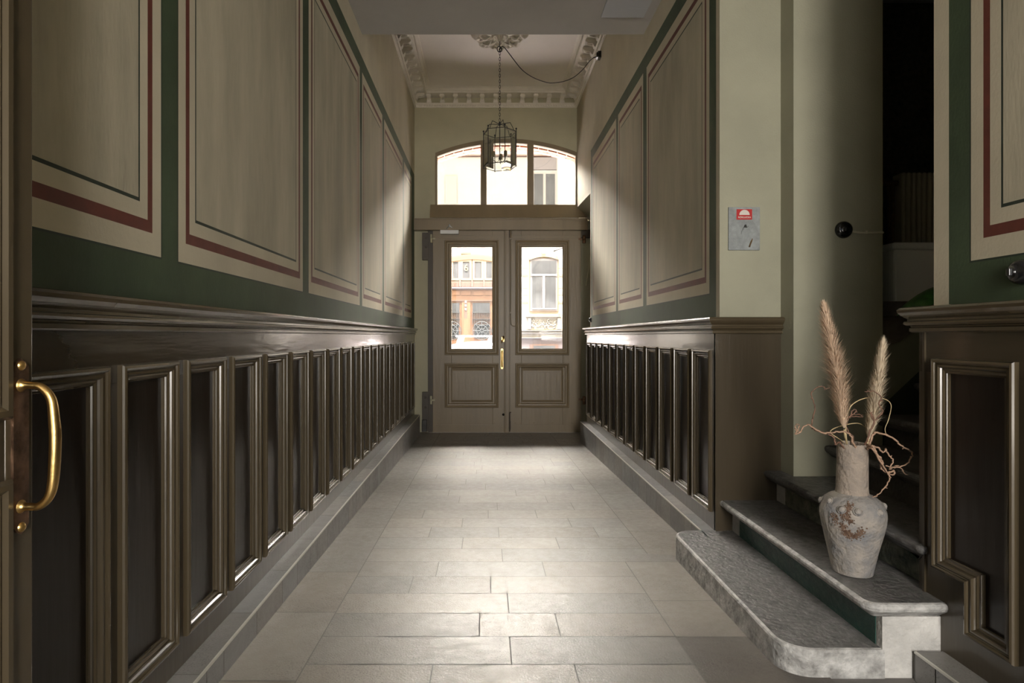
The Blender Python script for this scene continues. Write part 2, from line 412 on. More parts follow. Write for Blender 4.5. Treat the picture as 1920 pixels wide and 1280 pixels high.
# bare plaster patch under the landing edge
ws.face([(1.995,3.044,1.19),(1.995,3.044,.99),(2.03,3.044,.985),(2.06,3.044,1.005),(2.11,3.044,1.02),(2.16,3.044,1.06),(2.22,3.044,1.085),(2.27,3.044,1.13),(2.36,3.044,1.15),(2.40,3.044,1.19)], 4)
M['wallpaper'] = mat('speckled_dark_wall_covering', (.035,.038,.022), .8, col2=(.085,.085,.055), scale=38, detail=3)
M['dado'] = mat('dark_green_stair_dado', (.035,.045,.028), .5, var=.2)
M['baresand'] = mat('bare_sandy_plaster', (.11,.095,.075), .9, var=.25, scale=14, bump=.5)
M['sagedull'] = mat('dull_sage_wall_paint', (.20,.21,.15), .8, var=.12, scale=5)  # duller, darker version of the sage paint
tag(ws.build('wall_stair', [M['sage'], M['sagedull'], M['wallpaper'], M['dado'], M['baresand']]), 'sage painted wall block beside the stairs with dark stairwell beyond', 'wall', kind='structure')
lg = MB(); lg.box((1.993,3.02,1.15),(3.3,4.2,1.226))
tag(lg.build('landing_ledge', M['stoned'], bevel=.006), 'dark stone landing edge high in the stairwell', 'ledge', kind='structure')

# street wall with door and arched transom openings
wf = MB()
ACX = .283; AW = .962; ASP = 3.51; ATOP = 3.70; AR = (AW**2+(ATOP-ASP)**2)/(2*(ATOP-ASP)); ACZ = ATOP-AR
def arcz(x): return ACZ+math.sqrt(max(0, AR**2-(x-ACX)**2))
def fbox(x0, x1, z0, z1, m=0): wf.box((x0, DW, z0), (x1, DW+.4, z1), m)
fbox(-3.5, -.78, -.6, 4.6, 0); fbox(-.78, -.679, 2.64, 4.6, 0); fbox(1.245, 3.5, 2.81, 4.6, 0); fbox(1.44, 3.5, -.6, 2.81, 0)
fbox(1.235, 1.45, 2.64, 2.83, 0)
N = 28
for k in range(N):
    a = -.679+ (1.245+.679)*k/N; b = -.679+(1.245+.679)*(k+1)/N
    wf.prism([(a, arcz(a)), (b, arcz(b)), (b, 4.6), (a, 4.6)], 'y', DW, DW+.1, 0)
M['farwall'] = mat('khaki_grey_wall_paint', (.47,.44,.31), .75, var=.06, scale=2, bump=.15, bscale=120, spec=.3)
wf.box((-9, DW+.1, 4.6), (9, DW+.5, 9.5), 1); wf.box((-9, DW+.1, -.6), (-3.5, DW+.5, 9.5), 1); wf.box((3.5, DW+.1, -.6), (9, DW+.5, 9.5), 1)
tag(wf.build('wall_far', [M['farwall'], M['cream']], ), 'end wall round the street door and its arched transom window', 'wall', kind='structure')
wb = MB(); wb.box((-1.3, BACK-1.6, -.4), (-1.1, BACK, 4)); wb.box((1.6, BACK-1.6, -.4), (1.8, BACK, 4))
# ------------------------------------------------------------------ brick outer arch
br = MB(); r0 = 3.675; 
def brickz(x): 
    W = .95; h = .17; R = (W*W+h*h)/(2*h); return r0-R+math.sqrt(max(0, R*R-(x-.283)**2))
nb = 15
for row in range(3):
    off = .5*(row % 2)
    for k in range(-1, nb+1):
        xa = -.70+ (k+off)*1.96/nb; xb = xa+1.96/nb-.012
        xa = max(xa, -.72); xb = min(xb, 1.28)
        if xb-xa < .02: continue
        zb = row*.072
        t = random.uniform(.8,1.15)
        br.prism([(xa, brickz(xa)+zb+.004), (xb, brickz(xb)+zb+.004), (xb, brickz(xb)+zb+.064), (xa, brickz(xa)+zb+.064)], 'y', 8.30, 8.395, 0, (t,t*random.uniform(.9,1),t))
        if row == 0:
            t = random.uniform(.8,1.15); xc = xa+.06; xd = min(xb+.06, 1.28)
            br.prism([(xc, brickz(xc)+.004), (xd, brickz(xd)+.004), (xd, brickz(xd)+.064), (xc, brickz(xc)+.064)], 'y', 8.405, 8.50, 0, (t,t*random.uniform(.9,1),t))
M['brick'] = mat('red_brick', (.24,.085,.06), .85, attr='tint', col2=(.30,.11,.08), scale=20)
for k in range(24):
    xa = -.72+2.0*k/24; xb = xa+2.0/24
    br.prism([(xa, brickz(xa)+.014), (xb, brickz(xb)+.014), (xb, 4.6), (xa, 4.6)], 'y', 8.306, 8.49, 1)
tag(br.build('trim_1', [M['brick'], M['stonel']], tint_attr=True), 'red brick arch outside above the transom window', 'brick arch', kind='structure')

# ------------------------------------------------------------------ ceilings and cornice
cl = MB()
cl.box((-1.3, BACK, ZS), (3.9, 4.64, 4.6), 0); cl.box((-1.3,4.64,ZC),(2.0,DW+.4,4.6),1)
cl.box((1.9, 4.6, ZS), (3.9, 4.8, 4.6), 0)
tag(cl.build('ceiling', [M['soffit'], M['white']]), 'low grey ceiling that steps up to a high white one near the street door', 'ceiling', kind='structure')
hatch = MB(); hatch.box((.842, 3.75, ZS-.012), (1.155, 4.372, ZS))
hatch.box((.842, 4.25, ZS-.0125), (1.155, 4.253, ZS))
M['hatch'] = mat('grey_blue_hatch_paint', (.34,.35,.36), .6)
hp = hatch.build('access_hatch', M['hatch'], bevel=.002); tag(hp, 'flat grey access hatch let into the low ceiling', 'hatch')

co = empty('trim_2', 'white plaster cornice with brackets round the high ceiling', 'cornice', kind='structure')
cpath = [(XLP, 4.62), (XLP, DW), (XRP, DW), (XRP, 4.62)]
bed = MB(); sweep_path(bed, cpath, [(0,4.118),(.018,4.118),(.022,4.126),(.022,4.150),(.034,4.154),(.040,4.164),(.040,4.172),(0,4.172)], -1)
bed.build('bed_moulding', M['stucco'], co)
cor = MB(); sweep_path(cor, cpath, [(0,4.252),(.175,4.252),(.180,4.258),(.180,4.272),(.192,4.276),(.200,4.288),(.212,4.300),(.226,4.304),(.235,4.31),(0,4.31)], -1)
cor.build('corona', M['stucco'], co)
bead = MB()
def beadline(p0, p1, inx, z, r, step):
    n = int((Vector(p1)-Vector(p0)).length/step); d = (Vector(p1)-Vector(p0))
    for k in range(n):
        c = Vector(p0)+d*((k+.5)/n); c = Vector((c.x, c.y, z))
        rows_ = []
        for a in range(5):
            t = PI*a/4
            rows_.append([(c.x+r*math.sin(t)*math.cos(2*PI*j/6), c.y+r*math.sin(t)*math.sin(2*PI*j/6), c.z+r*math.cos(t)) for j in range(6)])
        bead.grid(rows_, 0, True, close_v=True)
beadline((XLP+.028,4.64,0),(XLP+.028,8.0,0),0,4.139,.010,.034); beadline((XRP-.028,4.64,0),(XRP-.028,8.0,0),0,4.139,.010,.034)
beadline((XLP+.05,DW-.028,0),(XRP-.05,DW-.028,0),0,4.139,.010,.034)
beadline((XLP+.185,4.64,0),(XLP+.185,7.83,0),0,4.266,.010,.03); beadline((XRP-.185,4.64,0),(XRP-.185,7.83,0),0,4.266,.010,.03)
bead.build('beading', M['stucco'], co)
def bracket(name, c, ang):
    """scrolled console: S-shaped side profile with a leaf front"""
    b = MB(); prof = [(.0,4.165),(.030,4.165),(.044,4.168),(.056,4.180),(.062,4.198),(.072,4.208),(.090,4.210),(.11,4.208),(.132,4.214),(.146,4.226),(.150,4.240),(.146,4.254),(0,4.254)]
    b.prism([(p[0], p[1]) for p in prof], 'y', -.026, .026)
    b.tube([(.040,-.032,4.184),(.040,.032,4.184)], .016, 8); b.tube([(.132,-.032,4.230),(.132,.032,4.230)], .013, 8)
    b.tube([(.055,0,4.206),(.09,0,4.200),(.13,0,4.214)], [.006,.010,.006], 6)
    o = b.build('cornice_bracket', M['stucco'], co); o.location = c; o.rotation_euler = (0,0,ang); return o
b0 = None
def putb(c, ang):
    global b0
    if b0 is None: b0 = bracket('b', c, ang); return
    o = b0.copy(); C.objects.link(o); o.location = c; o.rotation_euler = (0,0,ang)
for k in range(19):
    y = 7.90-.178*k
    putb((XLP, y, 0), 0); putb((XRP, y, 0), PI)
for k in range(11):
    x = XLP+.2+.178*k
    putb((x, DW, 0), -PI/2)

# ceiling rosette
ro = MB(); RC = (.15, 6.46)
def rosz(r, a):
    R = .285*(1+.07*math.cos(8*a)+.03*math.cos(16*a))
    t = r/R
    if t > 1: return 0, R
    h = .020+.030*math.exp(-((t-.86)/.10)**2)+.022*abs(math.cos(4*a))*math.exp(-((t-.6)/.16)**2)+.012*math.cos(16*a+9*t)*math.exp(-((t-.66)/.25)**2)
    h += .07*math.exp(-(t/.16)**2)+.028*math.exp(-((t-.28)/.05)**2)+.01*math.cos(24*a-16*t)*(t > .3)*(1-t)
    return h*(1 if t < .97 else .5), R
rows_ = []
for i in range(33):
    t = i/32; row = []
    for j in range(160):
        a = 2*PI*j/160; R = .285*(1+.07*math.cos(8*a)+.03*math.cos(16*a)); h, _ = rosz(t*R, a)
        if i == 32: h = 0
        row.append((RC[0]+t*R*math.cos(a), RC[1]+t*R*math.sin(a), ZC-h))
    rows_.append(row)
ro.grid(rows_, 0, True, close_v=True)
for k in range(8):     # curled leaf tips
    a = 2*PI*k/8+PI/8
    for s in (-1,1):
        pts = []
        for q in range(14):
            u = q/13; rr = .10+.13*u; aa = a+s*(.32*math.sin(PI*u)+.05)
            pts.append((RC[0]+rr*math.cos(aa), RC[1]+rr*math.sin(aa), ZC-.035-.02*math.sin(PI*u)))
        ro.tube(pts, [.006+.008*math.sin(PI*q/13) for q in range(14)], 6)
tag(ro.build('ceiling_rosette', M['stucco']), 'white moulded plaster rosette on the high ceiling above the lantern', 'ceiling rose')

# ------------------------------------------------------------------ wainscots
RAIL = [(-.03,1.150),(.028,1.149),(.040,1.146),(.046,1.139),(.045,1.130),(.038,1.120),(.030,1.113),(.024,1.108),(.024,1.101),(.031,1.098),(.033,1.092),(.027,1.086),(.018,1.083),(.015,1.079),(.020,1.076),(.020,1.066),(.016,1.062),(-.01,1.062)]
FR = [(0,-.002),(0,.013),(.003,.018),(.009,.020),(.013,.017),(.014,.012),(.017,.010),(.021,.013),(.026,.013),(.030,.008),(.032,.003),(.036,.004),(.041,.0),(.044,-.006),(.047,-.008),(.047,-.016)]
FT, FB = .975, .118
def wainscot_run(root, X, s, y0, y1, starts, width, zlo):
    """s = +1 when the room lies towards +X of the board"""
    rects = [(a+.045, a+width-.045, FB+.045, FT-.045) for a in starts]
    Y = sorted({y0, y1} | {r[0] for r in rects} | {r[1] for r in rects}); bd = MB()
    for a, b in zip(Y, Y[1:]):
        mid = (a+b)/2; hole = next((r for r in rects if r[0] < mid < r[1]), None)
        if hole:
            bd.face([(X,a,zlo),(X,b,zlo),(X,b,hole[2]),(X,a,hole[2])]); bd.face([(X,a,hole[3]),(X,b,hole[3]),(X,b,1.08),(X,a,1.08)], 1)
        else:
            bd.face([(X,a,zlo),(X,b,zlo),(X,b,FT-.045),(X,a,FT-.045)]); bd.face([(X,a,FT-.045),(X,b,FT-.045),(X,b,1.08),(X,a,1.08)], 1)
    bd.build('wainscot_board', [M['wood'], M['woodh']], root)
    pan = MB()
    for r in rects: pan.face([(X-s*.015,r[0]-.004,r[2]-.004),(X-s*.015,r[1]+.004,r[2]-.004),(X-s*.015,r[1]+.004,r[3]+.004),(X-s*.015,r[0]-.004,r[3]+.004)])
    fr0 = None; pn0 = None
    for a in starts:
        if fr0 is None:
            f = MB(); sweep_closed(f, [(0,FB),(width,FB),(width,FT),(0,FT)], FR, lambda y, z, h: (s*h, y, z))
            fr0 = f.build('panel_moulding', M['mould'], root); fr0.location = (X, a, 0)
            p = MB(); p.face([(-s*.0145,.044,FB+.044),(-s*.0145,width-.044,FB+.044),(-s*.0145,width-.044,FT-.044),(-s*.0145,.044,FT-.044)])
            pn0 = p.build('recessed_panel', M['panel'], root); pn0.location = (X, a, 0)
        else:
            for src in (fr0, pn0):
                c = src.copy(); C.objects.link(c); c.location = (X, a, 0); c.parent = root

lw = empty('trim_3', 'long brown wainscot of twenty odd narrow panels with chair rail', 'wainscot', kind='structure')
starts = [7.467-.3302*k for k in range(24)]
wainscot_run(lw, XL, 1, -.6, ENDL, starts, .279, ZP)
e = MB(); e.box((XL, ENDL-.002, ZP), (XLP-.03, ENDL, 1.08)); e.build('end_board', M['wood'], lw)
r = MB(); sweep_path(r, [(XL, -.6), (XL, ENDL), (XLP-.03, ENDL)], RAIL, -1); r.build('chair_rail', M['mould'], lw)

rw = empty('trim_4', 'brown wainscot of narrow panels between the stairs and the street door', 'wainscot', kind='structure')
wainscot_run(rw, XR, -1, CORN, ENDR, [3.165+.3276*k for k in range(12)], .278, ZP)
e = MB(); e.box((XR, ENDR-.002, ZP), (XRP+.03, ENDR, 1.08)); e.build('end_board', M['wood'], rw)
e = MB(); e.box((XR, CORN-.003, -.05), (1.56, CORN+.012, 1.1)); e.box((XR, CORN-.009, -.05), (XR+.046, CORN, 1.066)); e.build('corner_board', M['wood'], rw)
r = MB(); sweep_path(r, [(XRP+.04, ENDR), (XR, ENDR), (XR, CORN), (1.548, CORN)], RAIL, -1); r.build('chair_rail', M['mould'], rw)

nw = empty('trim_5', 'near brown wainscot whose panel steps down beside the stone stairs', 'wainscot', kind='structure')
poly = [(1.658,.1325),(1.8325,.1325),(1.8325,.2895),(1.966,.2895),(1.966,.977),(1.658,.977)]
def nto(y, z, h): return (XN-h, y, z)
fm = MB(); inner = sweep_closed(fm, poly, FR, nto); fm.build('panel_moulding', M['mould'], nw)
hole = []
pm = MB(); pm.face([nto(y, z, -.014) for y, z in inner]); pm.build('recessed_panel', M['panel'], nw)
bd = MB(); X = XN
iy = sorted({p[0] for p in inner}); iz = sorted({p[1] for p in inner})
def inpoly(y, z):
    c = False; n = len(inner)
    for i in range(n):
        a, b = inner[i], inner[i-1]
        if (a[1] > z) != (b[1] > z) and y < (b[0]-a[0])*(z-a[1])/(b[1]-a[1])+a[0]: c = not c
    return c
Y = [1.62]+iy+[2.04]; Z = [-.03]+iz+[1.08]
for a, b in zip(Y, Y[1:]):
    for c, d in zip(Z, Z[1:]):
        if not inpoly((a+b)/2, (c+d)/2): bd.face([(X,a,c),(X,b,c),(X,b,d),(X,a,d)], 1 if c > .9 else 0)
bd.face([(X,2.04,-.03),(1.8,2.04,-.03),(1.8,2.04,1.08),(X,2.04,1.08)], 0)
bd.box((X-.006, 2.008, .19), (X+.01, 2.018, 1.062), 0)
st2 = [1.290-.3302*k for k in range(9)]
bd.build('wainscot_board', [M['wood'], M['woodh']], nw)
wainscot_run(nw, XN, -1, -1.5, 1.62, st2, .279, -.0)
r = MB(); sweep_path(r, [(1.8, 2.04), (XN, 2.04), (XN, -1.5)], RAIL, -1); r.build('chair_rail', M['mould'], nw)

# stone plinths with pale edge trim
def plinth(name, Xw, Xf, d0, d1, label, zt=ZP, seed=1, ends=()):
    random.seed(seed); s = 1 if Xf > Xw else -1
    root = empty(name, label, 'baseboard', kind='structure')
    m = MB(); core = .003
    m.box((Xw, d0, fz(d1)-.1), (Xf-s*core, d1, zt-core), 1)
    y = d0
    while y < d1-.01:
        w_ = random.choice([.10,.20,.20,.15,.25,.12,.28]); y2 = min(y+w_, d1)
        t = tint()
        m.face([(Xf,y+.0022,fz(y)-.02),(Xf,y2-.0022,fz(y2)-.02),(Xf,y2-.0022,zt-.004),(Xf,y+.0022,zt-.004)], 0, t); y = y2
    y = d0
    while y < d1-.01:
        y2 = min(y+.40, d1)
        m.face([(Xw,y+.002,zt),(Xw,y2-.002,zt),(Xf-s*.004,y2-.002,zt),(Xf-s*.004,y+.002,zt)], 0, tint()); y = y2
    m.face([(Xw,d1+.002,fz(d1)-.03),(Xf,d1+.002,fz(d1)-.03),(Xf,d1+.002,zt),(Xw,d1+.002,zt)], 0, tint())
    m.build('plinth_tiles', [M['plinth'], M['grout']], root, tint_attr=True)
    t = MB(); t.box((Xf-s*.006, d0, zt-.005), (Xf+s*.0015, d1, zt+.0015)); t.build('edge_trim', M['trimedge'], root)
plinth('baseboard_left', -1.0, PL, -.6, 7.74, 'low grey stone plinth under the long run of wainscot', seed=3)
plinth('baseboard_right', 1.26, PR, 3.02, 7.12, 'low grey stone plinth under the wainscot beyond the stairs', seed=5)
plinth('baseboard_near_right', 1.55, PN, -1.5, 1.93, 'short grey stone plinth running from the foot of the stairs towards the camera', seed=9)
random.seed(11)

# ------------------------------------------------------------------ stone staircase
st = empty('staircase', 'worn stone stairs with rounded bottom step and green painted risers', 'staircase', kind='structure', loc=(1.3, 2.5, ZP))
def slab(name, x0, x1, y0, y1, z, th, over, round_near, mat_=None, parent=st, nose=True):
    """stone tread with rounded nosing, outline in plan, profile worn"""
    b = MB(); pts = []
    R = round_near
    pts.append((x1, y1)); 
    if name == 'bottom_step':
        for k in range(7): a = PI/2*k/6; pts.append((x0+.10-.10*math.sin(a), y1-.10+.10*math.cos(a)))
    else: pts.append((x0, y1))
    for k in range(9): a = PI/2*k/8; pts.append((x0+R-R*math.cos(a), y0+R-R*math.sin(a)))
    pts.append((x1, y0))
    n = len(pts)
    # offset along outward normals, except at the wall edges
    def off(t):
        o = []
        for i, (x, y) in enumerate(pts):
            nx = 0; ny = 0
            if 0 < i < n-1 or True:
                a = pts[i-1] if i > 0 else pts[0]; c = pts[i+1] if i < n-1 else pts[-1]
                dx, dy = c[0]-a[0], c[1]-a[1]; l = math.hypot(dx, dy) or 1; nx, ny = dy/l*-1, dx/l
                nx, ny = -abs(nx) if x < x1 else 0, (-abs(ny) if y < (y0+y1)/2 else (abs(ny) if name == 'bottom_step' else 0))
            if i == n-1: nx, ny = 0, -1
            if i == 0: nx, ny = 0, 0
            j = .0025*math.sin(i*2.7+t*90)
            o.append((x-nx*t*1.0+0, y-ny*t, ))
        return o
    if nose:
        prof = [(.014,0),(.006,-.0025),(.001,-.008),(0,-.016),(.004,-.026),(.014,-.034),(.026,-.042),(.036,-.052),(.040,-th)]
    else:
        prof = [(.012,0),(.004,-.003),(.0,-.010),(0,-.06),(0,-th)]
    rows_ = []
    for t, dz in prof: rows_.append([(x, y, z+dz) for x, y in off(t)])
    for a, c in zip(rows_, rows_[1:]):
        for i in range(n-1): b.face([a[i], a[i+1], c[i+1], c[i]], 0, None, True)
    b.face(rows_[0], 1)
    b.face(rows_[-1][::-1], 0)
    b.face([rows_[k][0] for k in range(len(rows_))]+[(x1, y1, z-th)], 0) if False else None
    return b
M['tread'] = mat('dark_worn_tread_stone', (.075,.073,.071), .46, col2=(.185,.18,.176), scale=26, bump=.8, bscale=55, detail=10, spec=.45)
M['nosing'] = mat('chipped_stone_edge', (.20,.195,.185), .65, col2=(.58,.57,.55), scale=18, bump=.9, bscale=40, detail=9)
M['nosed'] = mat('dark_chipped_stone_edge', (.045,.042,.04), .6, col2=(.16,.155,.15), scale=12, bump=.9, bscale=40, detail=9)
DN = 1.94
s1 = slab('bottom_step', .972, 1.296, DN, CORN+.01, ZP+.0015, .17, 0, .10, nose=False)
o = s1.build('bottom_step', [M['nosing'], M['tread']], st); 
s2 = slab('step', 1.222, 1.56, DN-.028, CORN+.02, .19, .055, 0, .05); s2.build('step_tread', [M['nosing'], M['tread']], st)
s3 = slab('step', 1.455, 1.80, 2.0, CORN+.02, .345, .055, 0, .02); s3.build('step_tread', [M['nosed'], M['tread']], st)
ZT = [.50,.655,.81,.965,1.12]
for i, z in enumerate(ZT):
    x = 1.70+.24*i
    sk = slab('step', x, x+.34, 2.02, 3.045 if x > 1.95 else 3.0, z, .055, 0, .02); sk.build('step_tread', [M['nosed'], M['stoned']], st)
rz = MB()   # risers and the pale end block
rz.box((1.290, DN+.004, -.12), (1.60, CORN-.004, .137), 0); rz.build('riser_block', M['stonel'], st)
g = MB(); g.box((1.287, DN+.035, ZP+.002), (1.291, 3.03, .136)); g.build('riser_paint', M['gpaint'], st)
rz = MB(); rz.box((1.522, DN+.09, .10), (1.9, CORN-.004, .292), 0); rz.build('riser_block', M['stonel'], st)
g = MB(); g.box((1.5185, 2.06, .192), (1.523, 3.03, .285)); g.build('riser_paint', M['gpaint2'], st)
for i, z in enumerate(ZT):
    x = 1.765+.24*i
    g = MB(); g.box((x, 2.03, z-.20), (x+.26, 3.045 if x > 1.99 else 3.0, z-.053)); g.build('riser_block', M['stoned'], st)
for c in st.children: c.location = -Vector(st.location)

# ------------------------------------------------------------------ street door
ds = 140.0
def DX(px): return (px-911)/ds
def DZ(py): return 1.05+(629.5-py)/ds
d1 = empty('door_1', 'khaki brown double street door with a glass pane in each leaf', 'door', kind='structure')
YF = 8.0
def pbox(mb, px0, py0, px1, py1, ya, yb, m=0): mb.box((DX(px0), ya, DZ(py1)), (DX(px1), yb, DZ(py0)), m)
def leaf(gx0, gx1, lx0, lx1, mx0, mx1, lower):
    b = MB(); X = [DX(lx0), DX(gx0), DX(gx1), DX(lx1)]; Z = [DZ(808.6), DZ(759), DZ(686), DZ(653.8), DZ(463.3), DZ(431)]
    px_in = (DX(mx0+9), DX(mx1-9))
    # rails and stiles around the glass and the lower panel
    b.box((X[0], YF, Z[0]-.014), (X[1], YF+.05, Z[5])); b.box((X[2], YF, Z[0]-.014), (X[3], YF+.05, Z[5]))
    b.box((X[1], YF, Z[4]), (X[2], YF+.05, Z[5])); b.box((X[1], YF, Z[2]), (X[2], YF+.05, Z[3])); b.box((X[1], YF, Z[0]-.012), (X[2], YF+.05, Z[1]))
    b.box((X[1]-.05, YF+.03, Z[1]-.02), (X[2]+.05, YF+.045, Z[2]+.02))
    return b.build('door_leaf', M['door'], d1, bevel=.003)
DFR = [(0,0),(0,.020),(.004,.026),(.014,.028),(.022,.024),(.028,.014),(.034,.016),(.044,.016),(.052,.008),(.060,.010),(.070,.008),(.078,-.002),(.086,-.010)]
DFL = [(0,0),(0,.016),(.004,.022),(.014,.024),(.022,.020),(.028,.012),(.034,.014),(.046,.012),(.056,.002),(.062,-.008),(.072,-.010),(.072,-.022),(.10,-.012)]
for (lx0, lx1, gx0, gx1, mx0, mx1) in ((811.5,945.5,846.5,923.9,833.8,935.0), (956,1089.5,977.7,1055.3,966.2,1066.7)):
    lf = leaf(gx0, gx1, lx0, lx1, mx0, mx1, 0)
    f = MB(); sweep_closed(f, [(DX(mx0),DZ(665.3)),(DX(mx1),DZ(665.3)),(DX(mx1),DZ(450.5)),(DX(mx0),DZ(450.5))], DFR, lambda x, z, h: (x, YF-h, z))
    f.build('pane_moulding', M['door'], d1)
    g = MB(); g.box((DX(gx0)-.02, YF+.018, DZ(653.8)-.02), (DX(gx1)+.02, YF+.024, DZ(463.3)+.02)); g.build('glass_pane', M['glass'], d1)
    f = MB(); inn = sweep_closed(f, [(DX(mx0),DZ(764)),(DX(mx1),DZ(764)),(DX(mx1),DZ(680.7)),(DX(mx0),DZ(680.7))], DFL, lambda x, z, h: (x, YF-h, z))
    f.face([(x, YF+.012, z) for x, z in inn]); a = inn[0]; c = inn[2]
    # raised field inside
    f.prism([(a[0]+.02,a[1]+.02),(c[0]-.02,a[1]+.02),(c[0]-.02,c[1]-.02),(a[0]+.02,c[1]-.02)], 'y', YF+.002, YF+.013)
    f.build('lower_panel', M['door'], d1)
    k = MB(); k.box((DX(lx0+4), YF-.003, DZ(807)), (DX(lx1-9), YF, DZ(795.5)))
    for q in range(4):
        xx = DX(lx0+10)+(DX(lx1-18)-DX(lx0+10))*q/3; k.lathe([(.0,-.007),(.004,-.006),(.006,-.003)], (xx, YF, DZ(792.5)), 8, axis='y')
    k.build('kick_plate', M['door'], d1)
    k = MB(); k.box((DX(lx0+2), YF-.008, DZ(446.5)), (DX(lx1-3), YF, DZ(443))); k.box((DX(lx0+2), YF-.005, DZ(441.5)), (DX(lx1-3), YF, DZ(440.5))); k.build('top_batten', M['door'], d1)
a = MB(); pbox(a, 943, 431, 958, 811, YF+.02, YF+.045); pbox(a, 945.5, 431, 954.5, 811, YF-.018, YF+.02); pbox(a, 947, 431, 949, 808.6, YF-.024, YF+.02); a.build('astragal', M['door'], d1, bevel=.004)
a = MB(); pbox(a, 802.5, 434, 811.5, 808.6, 8.0, 8.3); a.build('door_post', M['dframe'], d1)
a = MB(); pbox(a, 1088, 434, 1096, 808.6, 8.052, 8.3); a.box((DX(1095), 8.06, -.3), (1.46, 8.3, 2.6)); a.build('door_post', M['sage'], d1)
a = MB(); a.box((DX(802), 8.01, DZ(445)), (1.44, 8.3, DZ(430))); a.build('head_jamb', M['dframe'], d1)
# beam and sloping sill above the door
a = MB(); a.box((XLP+.004, 7.93, 1.05+(629.5-430.6)/141.4), (1.352, 8.06, 1.05+(629.5-410)/141.4)); a.box((XLP+.004, 7.922, 1.05+(629.5-411.6)/141.4), (1.35, 8.06, 1.05+(629.5-408.8)/141.4)); a.build('door_beam', M['door'], d1, bevel=.003)
a = MB(); z1 = 2.812; z0 = 2.622
a.prism([(7.945, z0),(8.12, z0),(8.12, z1),(8.02, z1)], 'x', DX(806.5), 1.222)
a.face([(1.222,8.02,z1),(1.222,7.945,z0),(1.36,7.945,z0)]); a.box((1.222, 7.99, z0), (1.24, 8.1, z1))
a.build('sloping_sill', M['door'], d1)
# threshold
a = MB(); a.box((DX(803), 7.99, fz(8)-.02), (1.42, 8.4, fz(8)+.004)); a.build('threshold', M['stonel'], d1)
# hinge plates and hinges
a = MB(); pbox(a, 791.7, 436, 804, 487.3, 7.985, 8.0+.045); pbox(a, 791.7, 734.6, 804, 808.4, 7.985, 8.045)
for px, py in ((799,446),(799,463),(798,745),(798,763)): a.lathe([(0,-.006),(.012,-.006),(.014,0)], (DX(px), 7.985, DZ(py)), 10, axis='y')
a.build('hinge_plate', M['dframe'], d1, bevel=.002)
for px, py in ((809,447.5),(808.5,749.5)):
    a = MB(); a.lathe([(0,-.058),(.014,-.056),(.016,-.05),(.016,-.002),(.013,0),(.016,.002),(.016,.05),(.014,.056),(0,.058)], (DX(px), 7.975, DZ(py)), 12); a.box((DX(px), 7.985, DZ(py)-.012), (DX(px)+.05, 8.0, DZ(py)+.01)); a.build('hinge', M['farwall'], d1)
for px, py in ((1094.5,449),(1094.5,749.5)):
    a = MB(); a.lathe([(0,-.055),(.02,-.053),(.022,-.048),(.022,-.002),(.018,0),(.022,.002),(.022,.05),(0,.055)], (DX(px), 7.965, DZ(py)), 12)
    a.box((DX(px)-.07, 7.99, DZ(py)-.006), (DX(px), 8.0, DZ(py)+.02)); a.build('hinge', M['brassd'], d1)
a = MB(); a.box((DX(792), 7.93, DZ(808)), (DX(801), 7.985, DZ(786))); a.build('floor_stop', M['stoned'], d1, bevel=.006)
# espagnolette rod on the second leaf, bolts
a = MB(); pts = [(DX(957.5),7.982,DZ(428)),(DX(957.5),7.982,DZ(520)),(DX(957.3),7.982,DZ(600)),(DX(958.3),7.982,DZ(608)),(DX(961.5),7.982,DZ(611)),(DX(966),7.982,DZ(611.3))]
a.tube(pts, .006, 8)
for py in (436,447,586): a.box((DX(955.6), 7.975, DZ(py)-.012), (DX(960), 8.0, DZ(py)+.012))
a.tube([(DX(957.5),7.975,DZ(430)),(DX(957.5),7.975,DZ(446))], .011, 8)
a.build('bolt_rod', M['door'], d1)
a = MB(); a.tube([(DX(955.5),7.98,DZ(808)),(DX(955.5),7.98,DZ(773))], .009, 8); a.tube([(DX(955.5),7.97,DZ(773)),(DX(957.6),7.955,DZ(772))], .007, 8)
a.box((DX(953.5),7.985,DZ(805)),(DX(957.5),8.0,DZ(789))); a.build('floor_bolt', M['dframe'], d1)
a = MB(); a.lathe([(0,-.035),(.014,-.032),(.017,-.02),(.012,-.012),(.012,0)], (DX(943.8), 8.0, DZ(776.5)), 14, axis='y'); a.build('door_knob', M['bakelite'], d1)
# brass latch and pull
a = MB(); zc = DZ(636); a.lathe([(.0,-.012),(.018,-.010),(.021,0)], (DX(944.2), 8.0, zc+.025), 16, axis='y'); a.lathe([(.0,-.010),(.012,-.008),(.015,0)], (DX(941.5), 8.0, zc-.02), 16, axis='y')
a.tube([(DX(944.2),7.978,zc+.03),(DX(943.6),7.965,zc+.005),(DX(941.5),7.97,zc-.03),(DX(940.2),7.975,zc-.048)], [.007,.011,.009,.005], 8)
a.box((DX(942)-.012,7.993,zc-.03),(DX(944)+.012,8.0,zc+.03)); a.build('brass_latch', M['brass'], d1)
a = MB(); zc = DZ(672.4); hh = .125
a.prism([(DX(941.2)+.016*math.cos(t)*1.0, zc+(hh+.012*math.sin(t) if math.sin(t) > 0 else -hh+.012*math.sin(t))) for t in [2*PI*k/20+.1 for k in range(20)]], 'y', 7.994, 8.0)
pts = bez([(DX(941.2),7.995,zc+.10),(DX(941.2),7.965,zc+.103),(DX(941.2),7.95,zc+.09),(DX(941.2),7.945,zc),(DX(941.2),7.95,zc-.09),(DX(941.2),7.965,zc-.103),(DX(941.2),7.995,zc-.10)], 6)
a.tube(pts, .010, 10); a.build('brass_pull', M['brass'], d1)
